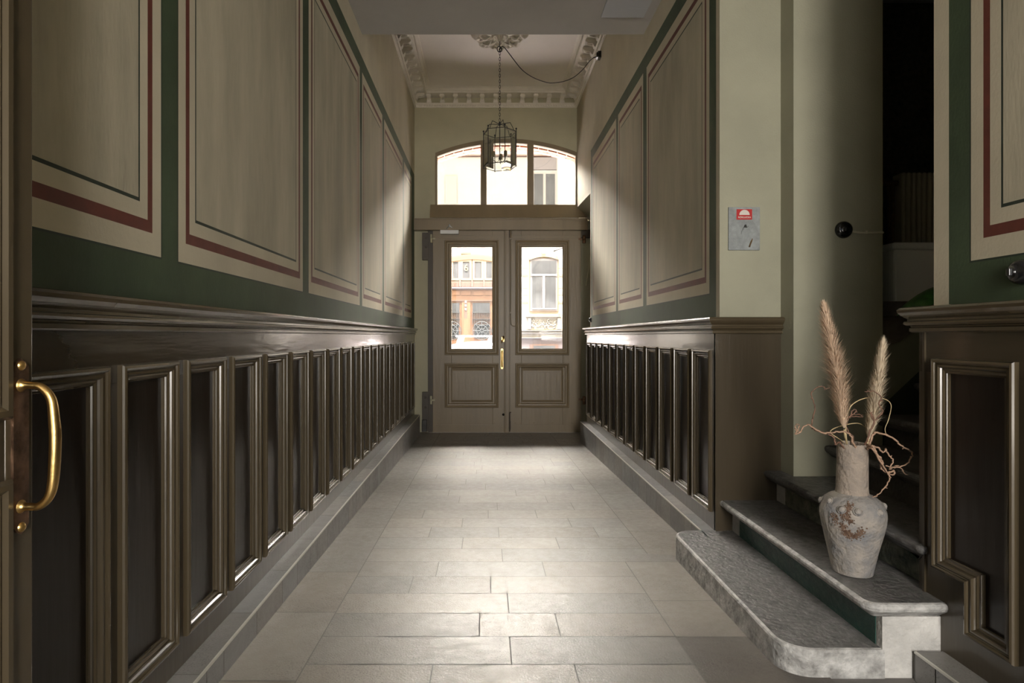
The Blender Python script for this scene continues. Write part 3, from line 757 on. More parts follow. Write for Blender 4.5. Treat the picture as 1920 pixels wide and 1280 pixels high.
# door closer
dc = empty('door_closer', 'white door closer box with a steel arm on the street door', 'door closer')
a = MB(); pbox(a, 825.9, 431.7, 860.3, 439.6, 7.945, 7.998); a.build('closer_body', M['whitep'], dc, bevel=.004)
a = MB(); a.tube([(DX(837),7.955,DZ(431.5)),(DX(839),7.93,DZ(429.5)),(DX(843.5),7.90,DZ(424.5)),(DX(848),7.915,DZ(429))], .007, 8)
a.tube([(DX(843.5),7.90,DZ(423)),(DX(843.5),7.90,DZ(428))], .012, 10); a.tube([(DX(836.5),7.96,DZ(430.5)),(DX(849.5),7.96,DZ(430.5))], .008, 8); a.build('closer_arm', M['metal'], dc)
rebase(dc, (DX(843), 7.98, DZ(439)))
# little fittings in the niche beside the door
a = MB(); pts = bez([(1.40,7.6,2.10),(1.37,7.6,2.16),(1.34,7.6,2.10),(1.30,7.75,1.7)], 6); a.tube(pts, .005, 6)
o = a.build('door_wire', M['farwall']); tag(o, 'thin painted wire in the niche beside the street door', 'wire')

# ------------------------------------------------------------------ transom window
w1 = empty('window_1', 'arched transom window of three panes above the street door', 'window', kind='structure')
a = MB(); N = 28; xs = [-.679+(1.243+.679)*k/N for k in range(N+1)]
for x0, x1 in zip(xs, xs[1:]):
    a.prism([(x0, arcz(x0)-.055), (x1, arcz(x1)-.055), (x1, arcz(x1)+.002), (x0, arcz(x0)+.002)], 'y', 8.035, 8.12)
a.box((-.683, 8.033, 2.80), (-.652, 8.12, arcz(-.66)-.045)); a.box((1.208, 8.033, 2.80), (1.243, 8.12, arcz(1.22)-.045)); a.box((-.68, 8.06, 2.79), (1.24, 8.12, 2.812))
a.build('window_frame', M['door'], w1)
def TX(px): return (px-911)/139.0
for p0, p1 in ((901.3,912.4),(988.6,1000.2)):
    a = MB(); x0, x1 = TX(p0), TX(p1); a.prism([(x0,2.80),(x1,2.80),(x1,arcz(x1)-.03),(x0,arcz(x0)-.03)], 'y', 8.03, 8.11); a.build('mullion', M['door'], w1, bevel=.004)
for p0, p1 in ((819,902),(912,989),(1000,1081)):
    a = MB(); x0, x1 = TX(p0), TX(p1); n = 8; top = [(x0+(x1-x0)*k/n, arcz(x0+(x1-x0)*k/n)-.03) for k in range(n+1)]
    a.prism([(x1,2.80)]+top[::-1]+[(x0,2.80)], 'y', 8.078, 8.083); a.build('glass_pane', M['glass'], w1)

# ------------------------------------------------------------------ lantern
LX, LY = .15, 6.45; ZT_, ZB_ = 3.244, 2.876; LR = .181
ln = empty('hanging_lantern', 'six sided glass lantern in a black iron frame on a chain', 'lantern', loc=(LX, LY, ZB_))
ang = [math.radians(-14-60*k) for k in range(6)]
hv = [(LR*math.cos(t), LR*math.sin(t)) for t in ang]
fr = MB()
for k, (x, y) in enumerate(hv):
    x2, y2 = hv[(k+1) % 6]
    fr.tube([(x,y,-.012),(x,y,.392)], .0045, 6); fr.lathe([(0,.408),(.008,.402),(.010,.394),(.006,.388)], (x,y,0), 8)
    for z in (0, .368): fr.tube([(x,y,z),(x2,y2,z)], .0036, 6)
fr.build('lantern_frame', M['black'], ln)
cr = MB(); zr = ZT_-ZB_
for k, (x, y) in enumerate(hv):
    pts = bez([(x*.97,y*.97,zr),(x*.86,y*.86,zr+.012),(x*.80,y*.80,zr+.04),(x*.66,y*.66,zr+.09),(x*.60,y*.60,zr+.098),(x*.3,y*.3,zr+.094),(0,0,zr+.088)], 5)
    cr.tube(pts, .0034, 6)
    pts = bez([(x*.97,y*.97,zr),(x*.80,y*.80,zr-.045),(x*.70,y*.70,zr-.07)], 4)
cr.lathe([(0,zr+.12),(.010,zr+.115),(.012,zr+.10),(.012,zr+.08),(.006,zr+.075)], (0,0,0), 10); cr.build('crown', M['black'], ln)
for k, (x, y) in enumerate(hv):
    x2, y2 = hv[(k+1) % 6]; g = MB(); i = .985
    A = Vector((x*i,y*i,0)); B = Vector((x2*i,y2*i,0)); nn = Vector(((x+x2)/2,(y+y2)/2,0)).normalized()*.0035; e_ = (B-A).normalized()*.012
    a0, b0_ = A+e_*.4, B-e_*.4; a1, b1 = A+e_*1.6, B-e_*1.6; za, zb = .006, zr-.006; zc, zd = za+.016, zb-.016
    o0 = [a0+Vector((0,0,za)), b0_+Vector((0,0,za)), b0_+Vector((0,0,zb)), a0+Vector((0,0,zb))]
    o1 = [a1+nn+Vector((0,0,zc)), b1+nn+Vector((0,0,zc)), b1+nn+Vector((0,0,zd)), a1+nn+Vector((0,0,zd))]
    g.face(o1)
    for q in range(4): g.face([o0[q], o0[(q+1)%4], o1[(q+1)%4], o1[q]])
    g.build('glass_pane', M['lglass'], ln)
M['sleeve'] = mat('aged_candle_sleeve', (.28,.22,.12), .5)
cd = MB(); cd.tube([(0,0,zr+.09),(0,0,.10)], .005, 8); cd.lathe([(0,.075),(.010,.08),(.014,.09),(.008,.105),(.005,.11)], (0,0,0), 12)
cd.build('stem_rod', M['black'], ln)
for k in range(3):
    t = math.radians(200+120*k); c, s_ = math.cos(t), math.sin(t); R_ = .078
    arm = MB(); pts = bez([(0,0,.09),(.02*c,.02*s_,.055),(.045*c,.045*s_,.045),(.07*c,.07*s_,.065),(R_*c,R_*s_,.10)], 5); arm.tube(pts, .0035, 6); arm.build('candle_arm', M['black'], ln)
    sl = MB(); sl.lathe([(0,.098),(.014,.10),(.017,.108),(.017,.155),(.012,.160),(.0,.160)], (R_*c,R_*s_,0), 14)
    sleeve = sl.build('candle_socket', M['sleeve'], ln)
# chain
CHT = 4.15-ZB_
ch = MB(); z = zr+.118; k = 0
while z < CHT-.03:
    L_ = .030; pts = []
    for q in range(13):
        t = 2*PI*q/12; a_, b_ = .0085*math.cos(t), .0195*math.sin(t)
        pts.append((a_ if k % 2 == 0 else 0, 0 if k % 2 == 0 else a_, z+.0165+b_))
    ch.tube(pts, .0024, 5, caps=False); z += L_; k += 1
ch.build('chain', M['black'], ln)
hk = MB(); pts = [(.010+.016*math.cos(t), 0, CHT-.012+.022*math.sin(t)) for t in [2*PI*q/16 for q in range(17)]]; hk.tube(pts, .0035, 6, caps=False)
hk.tube([(0,0,CHT),(0,0,ZC-ZB_)], .004, 6); hk.build('ceiling_hook', M['black'], ln)
# swag cable and junction box
pc = [(936,96),(940,88),(945,88.5),(952,97),(959,106),(978,130),(999,145),(1023,154),(1038,155.3),(1059,152),(1077,144),(1093,130),(1106,114),(1115,107),(1122,105.5)]
a = MB(); a.tube(bez([P(px, py, 6.42) for px, py in pc], 5), .0042, 6)
a.tube([P(936,92,6.42)+Vector((.022*math.cos(t),0,.03*math.sin(t))) for t in [2*PI*q/14 for q in range(15)]], .0045, 6, caps=False)
tag(a.build('power_cable', M['black']), 'black cable swagged from the lantern hook to the wall socket', 'cable')
a = MB(); c = P(1126,105,6.38); a.box((1.186, 6.33, c.z-.034), (XRP, 6.41, c.z+.034)); a.box((1.176, 6.345, c.z-.026), (1.19, 6.395, c.z+.026)); a.tube([(1.16,6.42,c.z),(1.18,6.40,c.z)], .007, 8)
tag(a.build('junction_box', M['bakelite'], bevel=.005), 'small black junction box high on the wall by the cornice', 'junction box')

# ------------------------------------------------------------------ fittings on the walls
sg = empty('smoke_vent_plate', 'grey metal cover plate with a red RÖKLUCKA sticker on the wall', 'cover plate')
a = MB(); a.box((1.268, CORN-.010, 1.498), (1.432, CORN, 1.723)); a.build('cover', M['plate'], sg, bevel=.002)
M['sticker'] = mat('red_sticker', (.42,.018,.018), .4); M['stickw'] = mat('white_sticker_print', (.62,.58,.52), .5)
M['rust'] = mat('rust_mark', (.10,.055,.012), .7, var=.4, scale=60); M['scorch'] = mat('dark_mark', (.02,.02,.02), .6)
a = MB(); a.box((1.309, CORN-.0115, 1.657), (1.390, CORN-.010, 1.711)); a.build('sticker', M['sticker'], sg)
cx, cz = 1.3500, 1.681
a = MB(); a.prism([(cx+.027*math.cos(t), cz+.027*math.sin(t)) for t in [PI*k/20 for k in range(21)]], 'y', CORN-.0125, CORN-.0115); a.build('dome_mark', M['stickw'], sg)
text('lettering', 'RÖKLUCKA', .0125, M['stickw'], (cx, CORN-.0122, 1.6685), (PI/2,0,0), sg, .0004, .0003)
a = MB(); a.tube(bez([P(1398+2*math.cos(k),424+3*math.sin(k*2.2),3.115) for k in range(9)], 3), .0016, 5)
a.tube(bez([P(1392,430,3.115),P(1395,426,3.115),P(1400,426.5,3.115),P(1403,424,3.115)], 3), .001, 5); a.tube(bez([P(1390,439,3.115),P(1391,433,3.115),P(1395,429,3.115)], 3), .0006, 5); a.build('dark_mark', M['scorch'], sg)
a = MB(); a.tube(bez([P(1405,463,3.117),P(1407,457,3.117),P(1409.5,451,3.117),P(1411,447.5,3.117)], 4), [.0038]*9+[.0022]*4, 6); a.build('rust_streak', M['rust'], sg)
rebase(sg, (1.35, CORN, 1.498))

def round_switch(name, loc, axis, r, label, cable=None):
    root = empty(name, label, 'switch', loc=loc); s = -1
    a = MB(); prof = [(0,-.036),(r*.25,-.036),(r*.27,-.034),(r*.30,-.026),(r*.62,-.025),(r*.85,-.020),(r*.97,-.010),(r,-.003),(r,0)]
    a.lathe(prof, (0,0,0), 32, axis=axis); a.build('switch_body', M['bakelite'], root)
    k = MB()
    if axis == 'y': k.box((-r*.3,-.044,-.006),(r*.3,-.034,.006))
    else: k.box((-.044,-.006,-r*.3),(-.034,.006,r*.3))
    k.build('turn_key', M['bakelite'], root, bevel=.002)
    return root
round_switch('rotary_switch', (1.795, 3.0, 1.582), 'y', .043, 'round black rotary switch on the sage wall block beside the stairs')
round_switch('rotary_switch', (XNP, 1.668, 1.228), 'x', .036, 'round black rotary switch on the green band of the near wall')
a = MB(); a.tube(bez([(1.835,2.992,1.572),(1.88,2.991,1.566),(1.94,2.991,1.566),(1.985,2.991,1.568),(2.0,3.02,1.57)], 5), .0055, 8)
a.box((1.898,2.985,1.560),(1.908,3.0,1.576)); tag(a.build('surface_cable', M['cable']), 'cream cable clipped along the wall from the round switch', 'cable')
a = MB(); a.lathe([(0,-.03),(.018,-.028),(.026,-.014),(.028,0)], (XRP, 6.94, 1.235), 20, axis='x'); tag(a.build('push_button', M['bakelite']), 'small black push button at the far end of the green band', 'switch')

# ------------------------------------------------------------------ vase and dried stems
VXc, VYc, VZ = 1.336, 2.178, .19
vs = empty('vase', 'tall rough grey clay vase with studded shoulder standing on the second step', 'vase', loc=(VXc, VYc, VZ))
prof = [(0,0),(.058,0),(.0655,.003),(.067,.010),(.0735,.045),(.082,.085),(.091,.125),(.0985,.16),(.104,.19),(.1065,.212),(.1055,.232),(.100,.250),(.089,.267),(.073,.280),(.060,.286),(.0535,.290)]
M['clay'] = mat('rough_grey_clay', (.36,.32,.275), .9, col2=(.185,.185,.19), scale=13, bump=.9, bscale=55, detail=9, spec=.2)
M['clayneck'] = mat('rough_tan_clay', (.36,.295,.235), .9, col2=(.25,.215,.185), scale=15, bump=.9, bscale=60, detail=9, spec=.2)
def vr(p, z, a): return p*(1+.012*math.sin(3*a+z*20)+.006*math.sin(7*a-z*35))
def lathe_rough(mb, prof, n=64):
    pts = []
    for i in range(len(prof)-1):
        for q in range(3):
            t = q/3; pts.append((prof[i][0]*(1-t)+prof[i+1][0]*t, prof[i][1]*(1-t)+prof[i+1][1]*t))
    pts.append(prof[-1])
    mb.grid([[(vr(r, z, 2*PI*j/n)*math.cos(2*PI*j/n), vr(r, z, 2*PI*j/n)*math.sin(2*PI*j/n), z) for j in range(n)] for r, z in pts], 0, True, close_v=True)
a = MB(); lathe_rough(a, prof); a.build('vase_body', M['clay'], vs)
a = MB(); lathe_rough(a, [(.050,.285),(.0545,.288),(.0535,.294),(.0515,.31),(.0505,.38),(.0502,.44),(.0508,.462),(.0500,.469),(.047,.470),(.0445,.466),(.044,.44),(.043,.33)]); a.build('vase_neck', M['clayneck'], vs)
for a_, z_, rr, k in ((-172,.262,.092,.0115),(-140,.246,.102,.0125),(-112,.247,.102,.0125),(-67,.244,.102,.0125),(-22,.252,.099,.0115),(-84,.20,.105,.004),(20,.25,.1,.012),(65,.25,.1,.012),(110,.25,.1,.012),(150,.25,.1,.012)):
    t = math.radians(a_); b = MB(); rows_ = []
    for i in range(7):
        u = PI*i/6; rows_.append([(k*math.sin(u)*math.cos(2*PI*j/14), k*math.sin(u)*math.sin(2*PI*j/14), k*.75*math.cos(u)) for j in range(14)])
    b.grid(rows_, 0, True, close_v=True)
    if k > .01: b.tube([(k*1.12*math.cos(2*PI*j/16), k*1.12*math.sin(2*PI*j/16), 0) for j in range(17)], .0022, 5, caps=False)
    o = b.build('clay_stud', M['clay'], vs); o.location = (rr*math.cos(t), rr*math.sin(t), z_)
    o.rotation_euler = Vector((math.cos(t), math.sin(t), .55)).to_track_quat('Z','Y').to_euler()
# rusty worn patches on the belly: small crust flakes following the surface
M['crust'] = mat('rusty_brown_crust', (.10,.055,.035), .95, col2=(.20,.13,.09), scale=60, bump=1.0, bscale=120)
def rad_at(z):
    for (r0_, z0_), (r1_, z1_) in zip(prof, prof[1:]):
        if z0_ <= z <= z1_ and z1_ > z0_: return r0_+(r1_-r0_)*(z-z0_)/(z1_-z0_)
    return .1
a = MB(); rnd = random.Random(4)
path = [(-128,.262),(-131,.25),(-132,.24),(-136,.226),(-130,.222),(-124,.212),(-150,.205),(-152,.218),(-137,.192),(-135,.178),(-129,.168),(-124,.160),(-117,.158),(-110,.166),(-106,.178),(-128,.158),(-134,.165)]
for (aa, zz) in path:
    for q in range(46):
        t = math.radians(aa+rnd.gauss(0,3.4)); z = zz+rnd.gauss(0,.0060); r = rad_at(z)*1.006+.0006; s_ = rnd.uniform(.0012,.0032)
        c = Vector((r*math.cos(t), r*math.sin(t), z)); tx = Vector((-math.sin(t), math.cos(t), 0)); tz = Vector((0,0,1))
        n_ = Vector((math.cos(t), math.sin(t), 0))
        ring = [c+(tx*math.cos(2*PI*j/6)*s_*rnd.uniform(.7,1.2)+tz*math.sin(2*PI*j/6)*s_*rnd.uniform(.7,1.2)) for j in range(6)]
        top = c+n_*s_*.45
        for j in range(6): a.face([ring[j], ring[(j+1) % 6], top], 0, None, True)
a.build('rusty_crust', M['crust'], vs)

def Q(cx, cy, d=2.17): return P(1440+cx/4, 540+cy/4, d)          # reading of the stems
def Q2(cx, cy, d=2.17): return P(1500+cx/4.129, 800+cy/4.129, d)
M['plume'] = mat('tan_pampas_hair', (.66,.50,.36), .85, var=.12, scale=30, spec=.2)
M['plume2'] = mat('pale_pampas_hair', (.68,.57,.42), .85, var=.12, scale=30, spec=.2)
M['straw'] = mat('pale_straw', (.52,.40,.22), .6); M['twig'] = mat('brown_willow_bark', (.16,.085,.055), .7, var=.3, scale=60, bump=.4)
M['twigl'] = mat('light_peeled_twig', (.33,.21,.14), .7, var=.2, scale=60, bump=.3)
def plume(axis, widths, n, m, stem, label, seed):
    rnd = random.Random(seed); ax = bez(axis, 10); base = ax[-1]
    root = empty('pampas_plume', label, 'dried grass', 'pampas plumes in the vase', loc=stem[-1])
    h = MB(); K = len(ax)
    for i in range(n):
        u = rnd.random()**.92; k = min(int(u*(K-1)), K-2); p = ax[k].lerp(ax[k+1], u*(K-1)-k)
        t = (ax[max(k-2,0)]-ax[min(k+3,K-1)]).normalized()         # towards the tip
        wq = widths[int(u*(len(widths)-1))]*(1-(u*(len(widths)-1)) % 1)+widths[min(int(u*(len(widths)-1))+1, len(widths)-1)]*((u*(len(widths)-1)) % 1)
        side = Vector((rnd.gauss(0,1), rnd.gauss(0,1), rnd.gauss(0,.4))); side -= t*side.dot(t); side.normalize()
        reach = wq*(rnd.uniform(.3,1.15))*(1.4 if rnd.random() < .08 else 1); L_ = rnd.uniform(.022,.050)*(1.0 if u > .05 else .5)
        p0 = p+side*reach*.15; p1 = p0+side*reach*.55+t*L_*.45; p2 = p0+side*reach+t*L_*1.0+Vector((0,0,-.004*rnd.random()))
        wd = t.cross(side).normalized()*rnd.uniform(.0005,.0010)
        h.face([p0-wd, p0+wd, p1+wd*.9, p1-wd*.9], 0, None, True); h.face([p1-wd*.9, p1+wd*.9, p2], 0, None, True)
    o = h.build('plume', m, root); tag(o, kind='stuff'); o.location = -Vector(root.location)
    s_ = MB(); s_.tube(bez(stem, 6), .0036, 8); o = s_.build('stem', M['straw'], root); o.location = -Vector(root.location)
    return root
vtop = VZ+.30
b1 = Vector((VXc-.012, VYc-.01, vtop)); b2 = Vector((VXc+.02, VYc+.01, vtop))
plume([Q(420,125), Q(442,260), Q(470,400), Q(505,560), Q(535,720), Q(550,860), Q(560,960), Q(572,1050)], [.006,.020,.029,.034,.046,.044,.040,.028,.024,.012], 6500, M['plume'],
      [Q(572,1060), Q(580,1120), Q(592,1178), b1], 'tall tan pampas plume, the bigger of two, standing in the vase', 3)
plume([Q(500,185), Q(505,250), Q(510,330)], [.004,.007,.008], 500, M['plume'], [Q(510,330),Q(512,380)], 'x', 5) if False else None
plume([Q(862,415), Q(850,500), Q(838,600), Q(822,720), Q(805,840), Q(788,950), Q(768,1060), Q(752,1140)], [.006,.015,.022,.025,.030,.030,.028,.020,.010], 4200, M['plume2'],
      [Q(752,1130), Q(745,1170), b2+Vector((0,0,.1)), b2], 'shorter pale pampas plume leaning behind its taller fellow in the vase', 8)
def twig(pts, r, m, label, cat='twig', name='curly_twig', seed=1):
    rnd = random.Random(seed); P_ = bez(pts, 5); n = len(P_)
    a = MB(); jz = 0 if name == 'bent_straw' else 1
    a.tube([p+Vector((rnd.gauss(0,.0012), rnd.gauss(0,.002), rnd.gauss(0,.0012)))*jz for p in P_], [r*(1-.5*k/n)*rnd.uniform(.88,1.15) for k in range(n)], 7)
    for k in range(3, n-2, 9 if jz else 999):
        dvec = Vector((rnd.gauss(0,1), rnd.gauss(0,1), rnd.gauss(0,1))).normalized()*.008
        a.tube([P_[k], P_[k]+dvec], [r*.7, r*.3], 5)
    return tag(a.build(name, m), label, cat, 'curly willow twigs in the vase' if name == 'curly_twig' else 'bent straws in the vase')
vin = lambda dx, dy: Vector((VXc+dx, VYc+dy, VZ+.44))
twig([vin(-.03,-.02),Q(540,1160,2.15),Q(503,1172,2.13),Q(500,1125,2.13),Q(455,1095,2.13),Q(400,1080,2.13),Q(335,1050,2.13),Q(330,1010,2.13),Q(345,950,2.13),Q(350,880,2.13),Q(323,795,2.13),Q(350,758,2.13),Q(408,736,2.13),Q(428,752,2.13),Q(460,752,2.13)], .0030, M['twig'], 'thin brown willow twig rising in a hook beside the tall plume', seed=1)
twig([vin(.0,-.03),Q(640,1150,2.12),Q(600,1080,2.12),Q(500,1078,2.12),Q(412,1086,2.12),Q(340,1045,2.12),Q(300,1024,2.12),Q(260,1050,2.12),Q(245,1080,2.12),Q(205,1092,2.12),Q(228,1058,2.12),Q(240,1033,2.12),Q(214,1020,2.12),Q(206,1042,2.12),Q(236,1078,2.12)], .0034, M['twigl'], 'light brown twig reaching out level from the rim and curling at its tip', seed=2)
twig([vin(.01,.0),Q(640,1165,2.2),Q(635,1120,2.2),Q(595,1060,2.2),Q(600,985,2.2),Q(640,915,2.2),Q(662,920,2.2),Q(620,962,2.2),Q(690,962,2.2),Q(708,966,2.2),Q(680,945,2.2),Q(615,948,2.2)], .0030, M['twig'], 'dark tangled twig between the two plumes', seed=3)
twig([vin(.03,-.01),Q(740,1140,2.12),Q(765,1070,2.12),Q(795,1000,2.12),Q(768,930,2.12),Q(795,990,2.12),Q(858,932,2.12),Q(830,868,2.12),Q(852,832,2.12),Q(800,775,2.12),Q(730,777,2.12)], .0032, M['twig'], 'brown twig climbing in front of the shorter plume', seed=4)
twig([vin(.03,.0),Q(765,1170,2.12),Q(785,1095,2.12),Q(815,1084,2.12),Q(880,1100,2.12),Q(960,1145,2.12),Q(1020,1195,2.12),Q(1076,1225,2.12),Q2(858,245,2.12),Q2(800,300,2.12),Q2(720,312,2.12),Q2(664,296,2.12)], .0040, M['twigl'], 'longest light twig sweeping out past the rim and hooking back down', seed=5)
twig([vin(.035,-.01),Q2(560,150,2.10),Q2(585,190,2.10),Q2(620,245,2.10),Q2(638,275,2.10),Q2(632,322,2.10),Q2(680,352,2.10),Q2(728,340,2.10),Q2(722,372,2.10),Q2(700,370,2.10)], .0048, M['twigl'], 'thick light twig drooping over the rim and curling into a knot', seed=6)
twig([vin(.038,.0),Q2(548,160,2.09),Q2(600,230,2.09),Q2(655,330,2.09),Q2(688,372,2.09),Q2(690,410,2.09),Q2(660,470,2.09),Q2(612,522,2.09),Q2(566,545,2.09)], .0036, M['twigl'], 'light twig hanging down beside the neck of the vase', seed=7)
twig([vin(.03,.01),Q2(575,150,2.13),Q2(640,200,2.13),Q2(662,172,2.13),Q2(695,225,2.13),Q2(725,265,2.13),Q2(690,330,2.13),Q2(760,300,2.13),Q2(800,350,2.13),Q2(835,372,2.13)], .0032, M['twigl'], 'branching twig in front of the dark stairs', seed=8)
twig([vin(-.02,.0),Q(590,1170,2.19),Q(584,1060,2.19),Q(586,980,2.19),Q(618,890,2.19),Q(680,842,2.19),Q(760,820,2.19),Q(860,826,2.19),Q(922,872,2.19),Q(905,980,2.19),Q(878,1050,2.19),Q(884,1090,2.19)], .0022, M['straw'], 'pale straw bent in a tall arch over the vase', 'straw', 'bent_straw', 9)
twig([vin(-.01,.01),Q(560,1150,2.21),Q(470,1085,2.21),Q(500,1050,2.21),Q(580,1026,2.21),Q(660,1012,2.21),Q(705,1024,2.21),Q(740,1052,2.21)], .0018, M['straw'], 'short pale straw in a low arch above the rim', 'straw', 'bent_straw', 10)

# ------------------------------------------------------------------ things on the landing
M['boxw'] = mat('white_box_enamel', (.86,.87,.88), .4)
bx = empty('white_storage_box', 'white lidded box standing on the dark landing', 'box', loc=(2.38, 3.3, 1.226))
a = MB(); a.box((-.190,-.10,0),(.42,.10,.29)); a.build('box_body', M['boxw'], bx, bevel=.012)
a = MB(); a.box((-.200,-.108,.285),(.43,.108,.325)); a.build('lid', M['boxw'], bx, bevel=.012)
M['radp'] = mat('old_cream_radiator_paint', (.50,.46,.36), .5)
rd = empty('radiator', 'old ribbed cream radiator in the dark stairwell behind the white box', 'radiator', loc=(2.72, 3.95, 1.6))
for k in range(12):
    a = MB(); x = .034*k; a.box((x,-.05,0),(x+.028,.05,.52)); a.build('radiator_rib', M['radp'], rd, bevel=.011)
a = MB(); a.tube([(-.02,0,.05),(.42,0,.05)], .02, 10); a.tube([(-.09,0,.46),(.42,0,.46)], .018, 10); a.tube([(-.03,0,.46),(-.03,0,-.37)], .011, 8); a.tube([(-.055,0,.44),(-.055,0,-.37)], .011, 8); a.build('radiator_pipe', M['rust'], rd)
a = MB(); a.lathe([(0,-.14),(.022,-.138),(.028,-.12),(.028,-.10),(.016,-.085),(.016,-.06)], (0,0,.46), 14, axis='x'); a.build('valve_knob', M['rust'], rd)
M['leaf'] = mat('dark_green_leaf', (.035,.12,.025), .35, var=.5, scale=25, coat=.3, bump=.3)
a = MB(); rows_ = []
for i in range(13):
    u = i/12; c = Vector((1.90+.34*u, 2.72+.1*u, 1.165+.13*math.sin(u*1.5))); wd = .07*math.sin(PI*min(u*.8+.12,1))
    rows_.append([c+Vector((-.3*wd*v*abs(v), wd*v*1.2, wd*.55*(1-v*v)-.02)) for v in [j/5-1 for j in range(11)]])
a.grid(rows_, 0, True); lf_ = a.build('plant_leaf', M['leaf']); so = lf_.modifiers.new('s','SOLIDIFY'); so.thickness = .004
a = MB(); a.tube(bez([(2.23,2.82,1.29),(2.32,2.92,1.285),(2.38,3.04,1.232)], 5), .006, 7); a.build('leaf_stalk', M['leaf'], lf_)
tag(lf_, 'broad dark green leaf arching up behind the end of the near chair rail', 'leaf')

# ------------------------------------------------------------------ open inner door beside the camera
d2 = empty('door_2', 'open inner door seen edge on beside the camera', 'door', kind='structure')
XD = -.80; Y1 = 1.055; Y0 = .30
a = MB(); a.box((XD-.042, .995, .02), (XD, Y1, 2.6)); a.build('door_stile', M['mould'], d2, bevel=.003)
a = MB(); a.box((XD-.042, Y0, .02), (XD, .38, 2.6)); a.build('door_stile', M['mould'], d2, bevel=.003)
a = MB()
for z0_, z1_ in ((.02,.25),(.80,.92),(2.45,2.6)): a.box((XD-.040, .38, z0_), (XD-.002, .995, z1_))
a.build('door_rail', M['wood'], d2)
a = MB(); a.box((XD-.030, .38, .25), (XD-.016, .995, .80)); a.box((XD-.030, .38, .92), (XD-.016, .995, 2.45)); a.build('door_panel', M['beige'], d2)
for z0_, z1_ in ((.25,.80),(.92,2.45)):
    a = MB(); sweep_closed(a, [(.38,z0_),(.995,z0_),(.995,z1_),(.38,z1_)], [(0,-.004),(-.010,.003),(-.004,.010),(.006,.010),(.012,.004),(.018,.006),(.026,-.002),(.03,-.014)], lambda y, z, h: (XD+h, y, z)); a.build('panel_moulding', M['mould'], d2)
hz = CZ+(VY-837)*1.02/F; hl = 165*1.02/F
hn = MB(); yc = 1.0225
pl = [(yc-.017, hz-hl+.015),(yc-.010,hz-hl+.006),(yc,hz-hl),(yc+.010,hz-hl+.006),(yc+.017,hz-hl+.015),(yc+.017,hz+hl-.015),(yc+.010,hz+hl-.006),(yc,hz+hl),(yc-.010,hz+hl-.006),(yc-.017,hz+hl-.015)]
hn.prism(pl, 'x', XD, XD+.005)
hp_ = hn.build('handle_plate', M['brassd'], d2, bevel=.001); tag(hp_, 'tarnished brass backplate')
g = MB(); zt_, zb_ = CZ+(VY-722)*1.02/F, CZ+(VY-950)*1.02/F
gp = bez([(XD+.004,yc,zt_),(XD+.020,yc,zt_),(XD+.040,yc,zt_-.004),(XD+.056,yc,zt_-.024),(XD+.061,yc,zt_-.06),(XD+.063,yc,(zt_+zb_)/2+.01),(XD+.060,yc,zb_+.05),(XD+.053,yc,zb_+.018),(XD+.036,yc,zb_+.001),(XD+.018,yc,zb_),(XD+.004,yc,zb_)], 7)
n_ = len(gp); g.tube(gp, [.0062+.0030*math.exp(-((k/n_-.5)/.22)**2)+.006*math.exp(-(k/3)**2)+.006*math.exp(-((n_-1-k)/3)**2) for k in range(n_)], 14)
g.build('pull_handle', M['brass'], hp_)
g = MB()
for z in (hz+hl-.012, hz-hl+.012): g.lathe([(0,.011),(.004,.0105),(.008,.007),(.009,.004)], (XD, yc, z), 14, axis='x')
g.build('screw_head', M['brass'], hp_)

# ------------------------------------------------------------------ the street outside
gr = MB(); gr.box((-14, 8.4, -.9), (14, 24, -.50), 3); gr.box((-14, 8.45, -.5), (-2.6, 10.0, -.38), 3); gr.box((3.0, 8.45, -.5), (14, 10.0, -.38), 3); gr.box((-2.6, 8.45, -.5), (3.0, 10.0, -.38), 1); gr.box((-14, 16.2, -.5), (14, 18.0, -.38), 3)  # the pale apron before the door is added to throw light inside
gr.box((-14, BACK-6, -.9), (14, BACK, -.02), 2)
tag(gr.build('street', [M['bounce_apron'], M['bounce_apron'], M['stoned'], M['tarmac']]), 'street and pavements outside the door', 'street', kind='structure')
FY = 18.0; fk = FY/F
def FXp(px): return (px-VX)*fk
def FZp(py): return CZ+(VY-py)*fk
def c8(cx, cy): return (820+cx/5.565, 440+cy/5.565)
fac = empty('apartment_house', 'white plastered house across the street with an orange wooden portal', 'building', loc=(0, FY, -.38))
def fpart(mb, name, m, parent=fac, **k):
    o = mb.build(name, m, parent, **k)
    o.location = Vector((0, -FY, .38)) if parent == fac else Vector((0,0,0)); return o
def fb(mb, c0, c1, out, back=.0, m=0):
    (a, b), (c, d) = c8(*c0), c8(*c1)
    mb.box((FXp(a), FY-out, FZp(d)), (FXp(c), FY+back, FZp(b)), m)
M['fwhite'] = mat('white_facade_plaster', (0.196,0.187,0.179), .9, var=.03)
M['fyel'] = mat('pale_yellow_facade_trim', (0.112,0.081,0.047), .8); M['flil'] = mat('lilac_grey_plinth_paint', (0.076,0.063,0.069), .8)
M['fwood'] = mat('varnished_orange_wood', (0.089,0.037,0.016), .5, var=.18, scale=3, stretch=(1,1,.2)); M['fwood2'] = mat('red_brown_wood', (0.053,0.026,0.019), .5, var=.2, scale=4)
M['fwoodl'] = mat('light_varnished_wood', (.15,.085,.052), .5); M['fgl'] = mat('mottled_window_glass', (0.031,0.032,0.035), .6, col2=(.055,.057,.062), scale=1.6, spec=.08)  # panes are two mottled greys, nearly matte
M['fgr'] = mat('mauve_grey_window_frame', (0.067,0.060,0.067), .6); M['fdark'] = mat('dark_iron_grille', (.03,.033,.036), .6); M['gold'] = mat('gilt_numeral', (0.179,0.130,0.058), .4)
M['fpale'] = mat('pale_window_frame', (0.134,0.127,0.127), .6)
